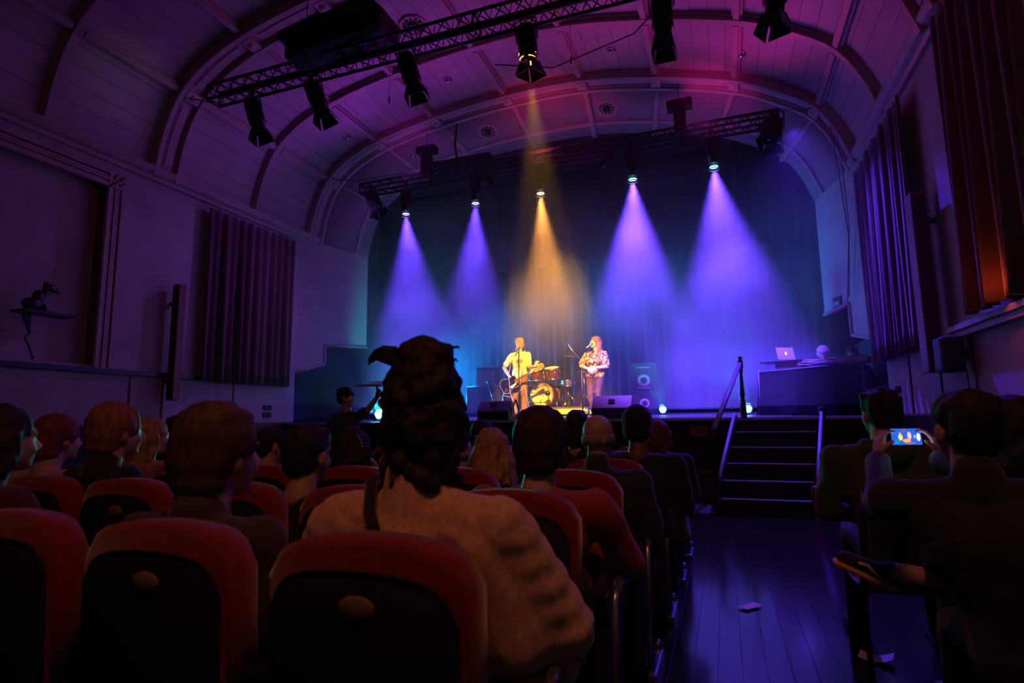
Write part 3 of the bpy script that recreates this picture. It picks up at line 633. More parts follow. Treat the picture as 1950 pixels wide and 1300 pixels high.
# left monitor's side drawn as bars, cyan light put into their colour
fr_m = mat('cyan_lit_edge', (0.35, 0.5, 0.48), 0.4, 0.2); t = wthing('monitor_lit_edges', 'A shaped bars coloured as the cyan lit side of the left wedge monitor', 'bracket', (-3.50, 9.72, stage_z(9.7)))
for a, b_ in (((-3.60, 9.66, 0.02), (-3.49, 9.72, 0.36)), ((-3.49, 9.72, 0.36), (-3.42, 9.72, 0.16)), ((-3.42, 9.72, 0.16), (-3.48, 9.66, 0.01))):
    MB().tube([(a[0], a[1], a[2] + 1.236), (b_[0], b_[1], b_[2] + 1.236)], 0.020, 4).build('bar', fr_m, t)
# ------------------------------------------------------------------ drum riser and kit
rz = stage_z(12.2); t = wthing('drum_riser', 'low drum riser with a pale front, under the drum kit', 'platform', (-3.55, 13.1, rz))
MB().box((-3.55, 13.05, rz + 0.10), (1.62, 1.7, 0.14)).build('platform', mat('riser_wood', (0.55, 0.45, 0.3), 0.5, noise_s=8, var=0.2, stretch=(0.3, 1, 3)), t, bevel=0.006)
MB().box((-3.55, 13.05, rz + 0.178), (1.66, 1.74, 0.02)).build('carpet', mat('purple_carpet', (0.10, 0.06, 0.12), 0.95, noise_s=60, var=0.3), t)
DZ = rz + 0.19
shell_m = mat('drum_shell', (0.10, 0.025, 0.03), 0.15, coat=0.8); hoop_m = mat('drum_hoop', (0.35, 0.12, 0.05), 0.25, 0.3); skin_m = mat('drum_skin', (0.80, 0.74, 0.55), 0.5)
k = wthing('drum_kit', 'red shell drum kit with a pale bass drum head', 'drums', (-3.62, 12.75, DZ))
bc = V((-3.83, 12.45, DZ + 0.275))
def drum(c, r, h, ax, front=True, lugs=6, nm='drum', m=shell_m, hm=hoop_m):
    ax = V(ax).normalized(); d = MB().lathe(c, [(r * 0.97, 0), (r * 0.97, h)], ax, 28); s = d.build(nm, m, k)
    for hh in (0, h): MB().lathe(V(c) + ax * (hh - 0.012), [(r * 0.93, -0.002), (r * 1.02, -0.002), (r * 1.02, 0.026), (r * 0.93, 0.026)], ax, 28).build('hoop', hm, s)
    for hh, sg in ((0, -1), (h, 1)): MB().lathe(V(c) + ax * (hh + sg * 0.001), [(0, 0), (r * 0.95, 0), (r * 0.95, 0.004 * sg)], ax, 28).build('skin', skin_m, s)
    u = ax.orthogonal().normalized(); v = ax.cross(u); lm = MB()
    for q in range(lugs):
        a = 2 * pi * q / lugs + 0.3; p = V(c) + (u * cos(a) + v * sin(a)) * r * 1.0; MB().tube([p + ax * 0.03, p + ax * (h - 0.03)], 0.008, 6).build('lug', chrome, s)
    return s
bd = drum(bc, 0.275, 0.42, (0.06, 1, 0), nm='bass_drum', lugs=8)
logo = MB(); logo.tube([bc + V(p) for p in [(-0.06, -0.012, -0.16), (-0.02, -0.014, -0.10), (0.0, -0.014, -0.08), (-0.04, -0.014, -0.15), (-0.05, -0.014, -0.19), (0.0, -0.014, -0.15), (0.05, -0.014, -0.16), (0.08, -0.014, -0.165)]], 0.004, 4); logo.build('drum_script', black_paint, bd)
drum((-4.02, 12.62, DZ + 0.66), 0.18, 0.22, (0.05, -0.30, 1), nm='rack_tom', m=shell_m, hm=chrome)
drum((-3.62, 12.62, DZ + 0.68), 0.18, 0.22, (0.0, -0.32, 1), nm='rack_tom', m=shell_m, hm=chrome)
drum((-3.33, 12.85, DZ + 0.48), 0.165, 0.13, (0, 0, 1), nm='snare_drum', m=chrome, hm=chrome)
drum((-4.25, 13.2, DZ + 0.15), 0.19, 0.38, (0, 0, 1), nm='floor_tom', m=shell_m, hm=chrome)
brass = mat('brass_cymbal', (0.75, 0.5, 0.25), 0.25, 0.9)
def cymbal(x, y, z, r, tilt=0.1):
    c = MB().lathe((x, y, z), [(0, 0.03), (r * 0.15, 0.025), (r * 0.2, 0.008), (r, -0.012), (r, -0.014), (r * 0.2, 0.004)], (tilt, -tilt, 1), 28).build('cymbal', brass, k); return c
cymbal(-3.28, 13.0, DZ + 1.20, 0.24); cymbal(-2.98, 13.0, DZ + 0.82, 0.17, 0.02); cymbal(-2.98, 13.0, DZ + 0.80, 0.17, 0.02)
for x, y, tp in ((-3.28, 13.0, 1.26), (-2.98, 13.0, 0.95), (-3.33, 12.86, 0.47)):
    m = MB().tube([(x, y, DZ + 0.05), (x, y, DZ + tp)], 0.010, 8); m.build('cymbal_stand', chrome, k)
    for q in range(3):
        a = 2 * pi * q / 3 + 0.4; m = MB()
        for o in (-0.012, 0.012): m.tube([(x + o, y, DZ + 0.30), (x + o + 0.26 * cos(a), y + 0.26 * sin(a), DZ + 0.012)], 0.006, 5)
        m.build('stand_leg', chrome, k)
MB().tube([(-3.82, 12.6, DZ + 0.52), (-3.82, 12.6, DZ + 0.82)], 0.012, 8).tube([(-4.0, 12.62, DZ + 0.78), (-3.64, 12.62, DZ + 0.78)], 0.010, 8).build('tom_mount', chrome, k)
for s in (-1, 1): MB().tube([bc + V((s * 0.27, 0.12, -0.02)), bc + V((s * 0.36, 0.0, -0.27))], 0.009, 6).build('spur', chrome, k)
th = MB().lathe((-3.6, 13.35, DZ + 0.46), [(0, 0), (0.17, 0), (0.18, 0.04), (0.16, 0.08), (0, 0.09)]); s = th.build('drum_stool', black_cloth, k)
MB().tube([(-3.6, 13.35, DZ + 0.02), (-3.6, 13.35, DZ + 0.46)], 0.015, 8).build('stool_post', chrome, s)
# ------------------------------------------------------------------ microphones
def microphone(t, p, d, m=None):
    d = V(d).normalized(); MB().lathe(V(p), [(0, -0.03), (0.022, -0.024), (0.027, 0), (0.022, 0.02), (0.019, 0.028), (0.012, 0.15), (0, 0.16)], d, 12).build('microphone', m or grey_metal, t)
t = wthing('microphone_stand', 'straight black microphone stand at the guitarist', 'microphone stand', (-4.03, 11.55, stage_z(11.55)), 'microphone stands on the stage')
stand(t, -4.06, 11.55, stage_z(11.55), 2.72, r=0.2, hub=0.12); MB().tube([(-4.06, 11.55, 2.70), (-4.03, 11.58, 2.78)], 0.008, 6).build('clip', black_metal, t); microphone(t, (-4.10, 11.66, 2.83), (-0.35, -0.5, -0.75))
tag(MB().tube([(-4.07, 11.6, 2.72), (-4.22, 11.6, 2.62), (-4.30, 11.55, 2.2), (-4.25, 11.5, 1.8), (-4.10, 11.5, 1.35), (-3.9, 11.5, 1.30)], 0.006, 5).build('microphone_cable', mat('pale_cable', (0.5, 0.4, 0.55), 0.5)), 'thin cable looping from the guitarist microphone', 'cable')
t = wthing('microphone_stand', 'black boom microphone stand in front of the woman singer', 'microphone stand', (-2.60, 11.15, stage_z(11.15)), 'microphone stands on the stage')
stand(t, -2.60, 11.15, stage_z(11.15), 2.20, r=0.22, hub=0.12); MB().tube([(-2.66, 11.12, 2.0), (-2.60, 11.15, 2.20), (-2.44, 11.22, 2.68)], 0.009, 6).build('boom', black_metal, t); microphone(t, (-2.42, 11.32, 2.73), (-0.6, -0.55, -0.6))
t = wthing('microphone_stand', 'tall overhead boom microphone stand behind the drums', 'microphone stand', (-3.28, 12.75, DZ), 'microphone stands on the stage')
stand(t, -3.26, 12.95, DZ, 2.82, r=0.3, hub=0.3); MB().tube([(-3.38, 12.95, 3.12), (-3.26, 12.95, 2.86), (-3.02, 12.95, 2.58)], 0.009, 6).build('boom', chrome, t); microphone(t, (-3.40, 12.95, 3.18), (0.3, 0, -0.9), black_metal)
MB().lathe((-3.03, 12.95, 2.59), [(0, 0), (0.02, 0.0), (0.02, 0.05), (0, 0.06)], (0.5, 0, -0.8), 8).build('counterweight', chrome, t)
t = wthing('microphone_stand', 'short boom microphone stand reaching the bass drum', 'microphone stand', (-4.15, 12.0, stage_z(12)), 'microphone stands on the stage')
sx = -4.02; stand(t, sx, 12.08, stage_z(12.0), 1.84, r=0.16, hub=0.08); MB().tube([(-4.3, 12.08, 1.83), (-3.62, 12.12, 1.80)], 0.009, 6).build('boom', black_metal, t); MB().lathe((-3.60, 12.13, 1.80), [(0, 0), (0.055, 0), (0.06, 0.02), (0.055, 0.05), (0, 0.05)], (0.1, -1, 0), 16).build('round_microphone', black_metal, t)
MB().tube([(-3.58, 12.1, 1.35), (-3.58, 12.1, 1.95), (-3.66, 12.1, 1.98), (-3.74, 12.1, 1.95)], 0.008, 6).build('second_arm', black_metal, t)
# ------------------------------------------------------------------ amplifiers
az = stage_z(13.0); gc = mat('guitar_amp_grille', (0.22, 0.15, 0.19), 0.8, noise_s=60, var=0.15)
t = wthing('case', 'dark flight case behind the guitarist, under the small amplifier', 'case', (-5.35, 13.0, az)); MB().box((-5.36, 13.0, az + 0.36), (0.95, 0.5, 0.72)).build('body', mat('case_blue', (0.03, 0.03, 0.05), 0.5), t, bevel=0.01)
for x in (-5.83, -4.89): MB().tube([(x, 12.74, az + 0.02), (x, 12.74, az + 0.71)], 0.012, 4).build('edge', grey_metal, t)
MB().tube([(-5.83, 12.74, az + 0.715), (-4.89, 12.74, az + 0.715)], 0.010, 4).build('edge', grey_metal, t)
t = wthing('guitar_amplifier', 'small guitar amplifier with a mauve grille on the dark case', 'amplifier', (-5.35, 13.0, az + 0.72))
MB().box((-5.37, 13.0, az + 0.95), (0.54, 0.28, 0.44)).build('cabinet', mat('amp_cab', (0.06, 0.05, 0.06), 0.6), t, bevel=0.01); MB().box((-5.37, 12.855, az + 0.92), (0.46, 0.012, 0.36)).build('grille', gc, t)
MB().box((-5.37, 12.99, az + 1.18), (0.60, 0.26, 0.02)).build('control_panel', grey_metal, t); MB().tube([(-5.45, 13.0, az + 1.2), (-5.37, 13.0, az + 1.24), (-5.29, 13.0, az + 1.2)], 0.008, 6).build('handle', black_metal, t)
t = wthing('microphone_stand', 'small low microphone stand aimed at the guitar amplifier', 'microphone stand', (-5.1, 12.5, stage_z(12.5)), 'microphone stands on the stage')
stand(t, -4.98, 12.4, stage_z(12.4), 1.55, r=0.14, hub=0.08); MB().tube([(-4.98, 12.4, 1.55), (-5.26, 12.7, 2.12)], 0.007, 6).build('boom', grey_metal, t); microphone(t, (-5.29, 12.74, 2.14), (0.5, -0.4, -0.5))
t = wthing('bass_amplifier', 'bass amplifier and cabinet with a grey ring, right of the singer', 'amplifier', (-1.6, 13.0, az))
cb = mat('bass_cab', (0.018, 0.02, 0.03), 0.6); ring_m = mat('amp_ring', (0.62, 0.42, 0.50), 0.6)
MB().box((-1.60, 13.0, az + 0.25), (0.60, 0.4, 0.50)).build('lower_cabinet', cb, t, bevel=0.01); MB().box((-1.60, 13.0, az + 0.76), (0.60, 0.4, 0.48)).build('upper_cabinet', cb, t, bevel=0.01)
hd_ = MB().box((-1.60, 12.98, az + 1.06), (0.56, 0.32, 0.10)).build('amplifier_head', cb, t, bevel=0.006)
MB().box((-1.60, 12.815, az + 0.985), (0.30, 0.012, 0.055)).build('badge', ring_m, t)
for zz, s in ((0.72, 1), (0.22, 0.8)): MB().lathe((-1.60, 12.79, az + zz), [(0.075 * s, 0), (0.135 * s, 0), (0.135 * s, 0.012), (0.075 * s, 0.012), (0.075 * s, 0)], (0, 1, 0), 28).build('speaker_ring', ring_m, t)
text('MARKBASS', (-1.60, 12.785, az + 0.555), 0.06, (rad(90), 0, 0), ring_m, t)
# ------------------------------------------------------------------ cyan floor cans
cy_on = mat('cyan_lens', (0.6, 1, 1), 0.3, emit=(0.3, 1.0, 0.9), es=3.5)
def parcan(label, x, y, r, tgt, e, size=60):
    z = stage_z(y) + r + 0.03; t = wthing('floor_light', label, 'stage light', (x, y, stage_z(y)), 'cyan floor lights on the stage')
    MB().lathe((x, y + 0.16, z), [(0, 0), (r * 0.6, 0), (r * 0.95, 0.06), (r * 1.05, 0.16), (r * 1.05, 0.17), (r * 0.95, 0.165)], (0, -1, 0.12), 20).build('housing', black_metal, t)
    ln = MB().lathe((x, y + 0.012, z), [(0, 0), (r * 0.95, 0), (r * 0.9, 0.01), (0, 0.02)], (0, -1, 0.12), 20).build('lens', mat('lens_ring', (0.3, 0.8, 0.8), 0.3, emit=(0.1, 0.7, 0.6), es=2), t)
    for k in range(7):
        a = k * pi / 3; rr = 0 if k == 6 else r * 0.58
        MB().lathe((x + rr * cos(a), y - 0.012, z + rr * sin(a)), [(0, -0.01), (r * 0.30, -0.008), (r * 0.26, 0.012), (0, 0.018)], (0, -1, 0.12), 10).build('led', cy_on, ln)
    for s in (-1, 1): MB().box((x + s * r * 1.2, y + 0.05, z - r * 0.5), (0.012, 0.03, r * 1.6)).build('bracket', black_metal, t)
    if e: light('SPOT', 'floor_can_light', (x, y - 0.06, z + 0.05), e, CYAN, tgt, size, 1.0, 0.06)
parcan('cyan floor light at the left, beside the raised arm', -6.35, 9.75, 0.115, (-6.6, 11.2, 2.6), 1300, 75)
parcan('cyan floor light right of the brown wedge monitor', -1.10, 11.5, 0.075, (-1.6, 13.0, 3.0), 650, 52)
parcan('cyan floor light behind the post of the steps', 0.40, 10.7, 0.075, (-0.1, 12.9, 2.8), 550, 52)
parcan('cyan floor light behind the legs of the woman singer', -2.66, 12.3, 0.06, (-2.7, 14, 3), 40, 50)
# ------------------------------------------------------------------ DJ table
def dj():
    A = V((0.60, 10.45, 0)); B = V((2.02, 9.95, 0)); u = (B - A).normalized(); v = V((-u.y, u.x, 0)); zt = 2.02
    z0 = stage_z(10.3); t = wthing('dj_table', 'long table under a black cloth at the right of the stage', 'table', (A + B) / 2 + V((0, 0, z0)))
    m = MB(); L = (B - A).length; D = 0.65; top = [A, B, B + v * D, A + v * D]; n = 40; vs = []
    per = []
    for i in range(4):
        a, b = top[i], top[(i + 1) % 4]
        for k in range(10): per.append(a.lerp(b, k / 10))
    c0 = sum(top, V()) / 4
    for j, (zz, ex) in enumerate(((zt, 0), (zt - 0.02, 0.012), (1.65, 0.04), (z0 + 0.01, 0.085))):
        for i, p in enumerate(per):
            w_ = ex * (1 + 0.5 * sin(i * 2.1)) ; dz = zt if j == 0 else zz + (0.0 if j < 3 else 0)
            vs.append(p + (p - c0).normalized() * w_ + V((0, 0, dz - (0.05 * (1 - (p - A).dot(u) / L)) if j < 2 else dz)))
    N = len(per); fs = [tuple(range(N))] + [(j * N + i, (j + 1) * N + i, (j + 1) * N + (i + 1) % N, j * N + (i + 1) % N) for j in range(3) for i in range(N)]
    m.add(vs, fs); m.build('tablecloth', mat('table_cloth_black', (0.004, 0.004, 0.008), 1.0, spec=0.15), t)
    e = MB(); e.tube([A + V((0, 0, zt - 0.045)) - v * 0.01, B + V((0, 0, zt + 0.004)) - v * 0.01], 0.008, 5); e.build('cloth_hem', mat('blue_hem', (0.15, 0.18, 0.45), 0.4), t)
    for p in (A, B): MB().tube([p + V((0, 0, zt - 0.01)) - v * 0.012, p + V((0, 0, z0)) - v * 0.09], 0.006, 5).build('cloth_fold', mat('blue_hem', (0, 0, 0)), t)
    R = Matrix((( u.x, v.x, 0), (u.y, v.y, 0), (0, 0, 1)))
    def at(a, b, z): return A + u * a + v * b + V((0, 0, z))
    t2 = wthing('laptop_riser', 'dark box on the black table holding the open laptop', 'box', at(0.42, 0.25, zt - 0.03)); MB().box(at(0.45, 0.25, zt + 0.04), (0.42, 0.36, 0.13), R).build('box', mat('maroon_box', (0.07, 0.02, 0.04), 0.5), t2, bevel=0.005); MB().box(at(0.33, 0.25, zt + 0.115), (0.66, 0.42, 0.015), R).build('board', black_metal, t2)
    lp = wthing('laptop', 'open silver laptop with a glowing emblem on its lid', 'laptop', at(0.40, 0.2, zt + 0.125)); al = mat('laptop_silver', (0.62, 0.58, 0.68), 0.35, 0.3)
    Rl = R @ Matrix.Rotation(0.85, 3, 'Z') @ Matrix.Rotation(rad(-14), 3, 'X')
    MB().box(at(0.42, 0.30, zt + 0.132), (0.32, 0.22, 0.014), R @ Matrix.Rotation(0.85, 3, 'Z')).build('keyboard_base', al, lp)
    lc = at(0.40, 0.16, zt + 0.245); MB().box(lc, (0.31, 0.010, 0.215), Rl).build('lid', al, lp, bevel=0.004)
    em = mat('emblem_glow', (1, 0.95, 1), 0.4, emit=(1, 0.85, 1), es=3); q = MB(); q.ell(lc + Rl @ V((0, -0.006, -0.003)), (0.016, 0.002, 0.019), Rl).ell(lc + Rl @ V((0.006, -0.006, 0.024)), (0.004, 0.002, 0.009), Rl @ Matrix.Rotation(0.5, 3, 'Y')); q.build('emblem', em, lp)
    for i, a in enumerate((0.78, 1.36)):
        tt = wthing('turntable', 'turntable on the black table, %s' % ('nearer the laptop' if i == 0 else 'at the wall side'), 'turntable', at(a, 0.3, zt), 'turntables on the DJ table')
        MB().box(at(a, 0.3, zt + 0.075), (0.42, 0.34, 0.09), R).build('plinth', grey_metal, tt, bevel=0.008); MB().lathe(at(a - 0.03, 0.3, zt + 0.122), [(0, 0), (0.155, 0), (0.155, 0.014), (0, 0.016)], (0, 0, 1), 28).build('platter', black_metal, tt)
        MB().tube([at(a + 0.17, 0.42, zt + 0.15), at(a + 0.16, 0.25, zt + 0.15), at(a + 0.09, 0.19, zt + 0.142)], 0.006, 6).build('tonearm', chrome, tt)
    mx = wthing('mixer', 'small mixer between the two turntables', 'mixer', at(1.07, 0.3, zt)); MB().box(at(1.07, 0.28, zt + 0.06), (0.14, 0.30, 0.10), R).build('body', black_metal, mx, bevel=0.006)
    for i in range(3):
        for j in range(3): MB().lathe(at(1.03 + 0.04 * i, 0.2 + 0.07 * j, zt + 0.11), [(0.010, 0), (0.008, 0.018), (0, 0.019)], (0, 0, 1), 8).build('knob', chrome, mx)
    for i in range(4):
        r_ = random.Random(i); tag(MB().tube([at(0.6 + 0.22 * k, 0.04 + 0.03 * sin(k * 2 + i * 2), zt + 0.05 + 0.03 * sin(k * 1.7 + i * 1.9) + 0.02 * (i % 2)) for k in range(5)], 0.006, 5).build('patch_cable', mat('pale_cable', (0, 0, 0))), ['lowest thin patch cable draped over the front of the turntables', 'thin patch cable crossing near the laptop box', 'thin patch cable looping below the mixer', 'topmost thin patch cable beside the turntables'][i], 'cable', 'patch cables on the DJ table')
    return at
DJ = dj()
# two coils of cable and a bar of small lights at the foot of the table
tag(MB().box((1.25, 10.05, stage_z(10.05) + 0.02), (0.5, 0.08, 0.035)).build('floor_socket_bar', black_metal), 'low black socket bar on the floor before the black table', 'socket bar')
mf = wthing('notice', 'small orange framed notice on the stage front beside the steps', 'sign', (-0.36, 9.2, 0.95)); MB().box((-0.36, 9.215, 1.03), (0.24, 0.02, 0.15)).build('panel', mat('orange_brown_panel', (0.35, 0.10, 0.03), 0.6, noise_s=20, var=0.3), mf); 
for sx_ in (-1, 1): MB().box((-0.36 + sx_ * 0.125, 9.205, 1.03), (0.015, 0.03, 0.17)).build('frame_side', brown_wood, mf)
# slips of paper in the aisle
pm = mat('paper', (0.75, 0.62, 0.62), 0.8)
def paper(label, c, w_, h_, rz, curl):
    m = MB(); vs = []; n = 6; R = Matrix.Rotation(rz, 3, 'Z')
    for i in range(n + 1):
        for s in (-1, 1): vs.append(R @ V(((i / n - 0.5) * w_, s * h_ / 2, 0.012 + curl * (abs(i / n - 0.4) ** 2) * 4)) + V(c))
    m.add(vs, [(2 * i, 2 * i + 2, 2 * i + 3, 2 * i + 1) for i in range(n)]); o = m.build('paper_slip', pm); s = o.modifiers.new('t', 'SOLIDIFY'); s.thickness = 0.001; tag(o, label, 'paper', 'paper slips on the aisle floor')
paper('pale ticket lying in the middle of the aisle', (0.09, 4.25, 0), 0.16, 0.07, 0.9, 0.002)
paper('creased pale paper on the aisle floor at the lower right', (0.66, 3.56, 0), 0.15, 0.11, -0.3, 0.02)
# ------------------------------------------------------------------ cinema seats
shell_b = mat('seat_shell', (0.022, 0.008, 0.009), 0.6, noise_s=15, var=0.3)
def make_seat():
    """back at y=0 facing +y, origin on the floor below the back"""
    t = thing('cinema_seat', None, 'seat')
    W = 0.53; n = 16
    def slab(y0, y1, inset, z0, top, arch, lean=-0.05, rnd_=0.07):
        m = MB(); out = []
        pts = [(-W / 2 + inset, z0)]
        for i in range(n + 1):
            u = -1 + 2 * i / n; x = u * (W / 2 - inset); z = top + arch * (1 - u * u) - (rnd_ * (abs(u) ** 9)); pts.append((x, z))
        pts.append((W / 2 - inset, z0)); N = len(pts)
        cx, cz = 0, (z0 + top) / 2; vs = []
        L = [(y0, 0.93), (y0 - 0.0 + 0.012, 1.0), (y1 - 0.02, 1.0), (y1, 0.90)]
        for y, k in L:
            for x, z in pts: zz = cz + (z - cz) * (k if k < 1 else 1) ; vs.append((x * (k + (1 - k) * 0.4), y + lean * (zz - 0.45), zz))
        fs = [tuple(range(N)), tuple(3 * N + i for i in range(N))[::-1]] + [(j * N + i, (j + 1) * N + i, (j + 1) * N + (i + 1) % N, j * N + (i + 1) % N) for j in range(3) for i in range(N)]
        m.add(vs, fs, True); return m
    bc = slab(-0.035, 0.075, 0.0, 0.40, 0.96, 0.03); bc.build('backrest', red_velvet, t)
    slab(-0.052, -0.030, 0.022, 0.38, 0.895, 0.025).build('back_shell', shell_b, t)
    m = MB().ell((0, -0.072, 0.845), (0.048, 0.008, 0.026), None, 20, 8); m.build('number_plate', mat('seat_plate', (0.30, 0.17, 0.10), 0.4), t)
    c = MB().box((0, 0.28, 0.42), (W * 0.94, 0.44, 0.12)); c.build('cushion', red_velvet, t, bevel=0.04)
    for s in (-1, 1):
        MB().box((s * 0.315, 0.20, 0.63), (0.06, 0.40, 0.04)).build('armrest', dark_wood, t, bevel=0.012)
        MB().box((s * 0.315, 0.20, 0.34), (0.045, 0.30, 0.54)).build('side_panel', shell_b, t, bevel=0.008)
        MB().box((s * 0.315, 0.18, 0.035), (0.07, 0.34, 0.07)).build('foot', black_metal, t, bevel=0.01)
    return t
seat0 = make_seat(); ords = ['first', 'second', 'third', 'fourth', 'fifth', 'sixth', 'seventh', 'eighth']
SEATX0 = -0.78; PITCH = 0.655; SEATROWS = [(1.20, 3), (2.05, 5), (2.90, 6), (3.75, 6), (4.60, 6), (5.45, 7)]
first = True
for r, (y, n) in enumerate(SEATROWS):
    for k in range(n):
        s = seat0 if first else copy_tree(seat0); first = False
        s.location = (SEATX0 - PITCH * k + 0.012 * r, y + rnd.uniform(-0.01, 0.01), 0.0)
        s['label'] = 'red upholstered seat, %s from the aisle in the %s row from the camera' % (ords[k], ords[r]); s['group'] = 'cinema seats left of the aisle'
# row end standards towards the aisle
blue_m = mat('row_end_metal', (0.35, 0.35, 0.42), 0.25, 0.8)
for r, (y, n) in enumerate(SEATROWS):
    x = SEATX0 + 0.36 + 0.012 * r; t = thing('row_end_support', 'metal row end support at the aisle of the %s row from the camera' % ords[r], 'support', (x, y + 0.2, 0), 0, 'row end supports at the aisle')
    MB().tube([(0, -0.12, 0.05), (0, -0.10, 0.60), (0, 0.0, 0.64), (0, 0.15, 0.62)], 0.018, 8).build('post', blue_m, t)
    MB().box((0, 0.0, 0.025), (0.06, 0.36, 0.05)).build('foot', blue_m, t, bevel=0.01); MB().lathe((0, 0.16, 0.02), [(0.028, 0), (0.028, 0.05), (0.012, 0.07), (0, 0.07)], (0, 0, 1), 10).build('castor', blue_m, t)
# ------------------------------------------------------------------ stacking chairs right of the aisle
def make_chair():
    t = thing('stacking_chair', None, 'chair'); W = 0.44
    for s in (-1, 1):
        MB().tube([(s * W / 2, 0.0, 0.015), (s * W / 2, 0.03, 0.44), (s * W / 2 * 0.98, -0.02, 0.62), (s * W / 2 * 0.94, -0.06, 0.92)], 0.012, 8).build('rear_leg', black_metal, t)
        MB().tube([(s * W / 2, 0.44, 0.015), (s * W / 2, 0.42, 0.44), (s * W / 2, 0.03, 0.44)], 0.012, 8).build('front_leg', black_metal, t)
    for z in (0.915, 0.80): MB().tube([(-W / 2 * 0.94, -0.06, z), (0, -0.085, z + 0.006), (W / 2 * 0.94, -0.06, z)], 0.011, 8).build('back_rail', mat('dull_rail', (0.06, 0.05, 0.05), 0.35, 0.6), t)
    MB().box((0, -0.045, 0.72), (W * 0.86, 0.03, 0.30)).build('backrest', black_cloth, t, bevel=0.012)
    MB().box((0, 0.23, 0.455), (W * 0.98, 0.42, 0.045)).build('seat', black_cloth, t, bevel=0.018)
    return t
chair0 = make_chair()
CH = [(0.86, 2.95, 'black stacking chair of the man in the green hoodie'), (0.90, 1.55, 'black stacking chair of the man holding up the phone'), (1.45, 2.2, 'black stacking chair at the right edge, behind the dark hooded head')]
for i, (x, y, lb) in enumerate(CH):
    c = chair0 if i == 0 else copy_tree(chair0); c.location = (x, y, 0); c['label'] = lb; c['group'] = 'stacking chairs right of the aisle'
# ------------------------------------------------------------------ people
def skin(n, c): return mat('skin_' + n, c, 0.55, noise_s=14, var=0.08)
def hairm(n, c): return mat('hair_' + n, c, 0.7, noise_s=40, var=0.45, stretch=(1, 1, 0.15), bump=0.5)
def cloth(n, c, ns=18): return mat('cloth_' + n, c, 0.9, noise_s=ns, var=0.2, bump=0.15, sheen=0.2)
sk_l = skin('light', (0.55, 0.32, 0.24)); sk_d = skin('dark', (0.20, 0.10, 0.07))
def rotm(yaw=0, pitch=0, roll=0):
    """yaw about z (0 looks along +y), pitch>0 looks down"""
    return Matrix.Rotation(rad(yaw), 3, 'Z') @ Matrix.Rotation(rad(-pitch), 3, 'X') @ Matrix.Rotation(rad(roll), 3, 'Y')
def head(m, c, R, s=1.0):
    """c = centre of the head; the face looks along local +y"""
    def e(p, r, RR=None): m.ell(V(c) + R @ (V(p) * s), tuple(k * s for k in r), R @ RR if RR else R)
    def k(p, r0, q, r1): m.cap(V(c) + R @ (V(p) * s), r0 * s, V(c) + R @ (V(q) * s), r1 * s)
    e((0, -0.012, 0.035), (0.077, 0.097, 0.083)); e((0, 0.028, -0.02), (0.062, 0.066, 0.088)); e((0, 0.05, -0.075), (0.040, 0.036, 0.034)); e((0, 0.078, -0.088), (0.020, 0.016, 0.018))
    k((0, 0.088, 0.012), 0.009, (0, 0.108, -0.022), 0.013); e((0, 0.098, -0.028), (0.017, 0.012, 0.009))
    e((0, 0.083, 0.030), (0.050, 0.012, 0.009)); e((-0.030, 0.076, -0.030), (0.020, 0.016, 0.018)); e((0.030, 0.076, -0.030), (0.020, 0.016, 0.018))
    e((0, 0.089, -0.050), (0.022, 0.010, 0.006)); e((0, 0.087, -0.062), (0.019, 0.010, 0.007))
    for sx in (-1, 1): e((sx * 0.077, -0.004, -0.008), (0.009, 0.020, 0.032), Matrix.Rotation(0.25 * -sx, 3, 'Z')); e((sx * 0.072, 0.004, -0.035), (0.008, 0.010, 0.012))
    return m
def eyes(parent, c, R, s=1.0, closed=False):
    w_ = mat('eye_white', (0.7, 0.65, 0.62), 0.2); d_ = mat('iris', (0.04, 0.02, 0.01), 0.1)
    for sx in (-1, 1):
        e = MB().ell(V(c) + R @ (V((sx * 0.031, 0.078, 0.006)) * s), (0.0125 * s,) * 3, R).build('eye', w_, parent)
        MB().ell(V(c) + R @ (V((sx * 0.031, 0.0885, 0.005)) * s), (0.0055 * s, 0.003 * s, 0.0055 * s), R).build('iris', d_, e)
def hand(m, wrist, d, palm_n, s=1.0, curl=0.5, side=1, spread=0.16, th=1.0):
    """palm, four bent fingers of different lengths and a thumb; d = pointing direction, palm_n = direction the palm faces"""
    d = V(d).normalized(); n = V(palm_n); n = (n - d * n.dot(d)).normalized(); a = d.cross(n) * side; w0 = V(wrist)
    for k in range(4):
        o = (-0.030 + 0.020 * k) * s; m.cap(w0 + a * o * 0.55 + d * 0.01 * s, 0.013 * s, w0 + a * o + d * 0.078 * s, 0.0115 * s, 8)
    for k, L in enumerate((0.062, 0.078, 0.084, 0.074)):
        o = (-0.030 + 0.020 * k) * s; p = w0 + a * o + d * 0.082 * s; f = (d + a * spread * (k - 1.5) * 0.5).normalized(); ang = 0; seg = (0.46, 0.30, 0.24)
        for j, q in enumerate(seg):
            ang += curl * (0.55 if j == 0 else 0.75); f2 = f * cos(ang) + n * sin(ang); p2 = p + f2 * L * q * s; m.cap(p, (0.0095 - 0.0008 * j) * s, p2, (0.0088 - 0.0008 * j) * s, 8); p = p2
    p = w0 + a * 0.026 * s + d * 0.022 * s; f = (a * 0.75 + d * 0.65 + n * 0.25).normalized()
    for j, L in enumerate((0.034 * th, 0.03 * th, 0.024 * th)):
        p2 = p + f * L * s; m.cap(p, (0.0135 - 0.0015 * j) * s, p2, (0.012 - 0.0015 * j) * s, 8); p = p2; f = (f + d * 0.35 * curl + n * 0.5 * curl).normalized()
    return m
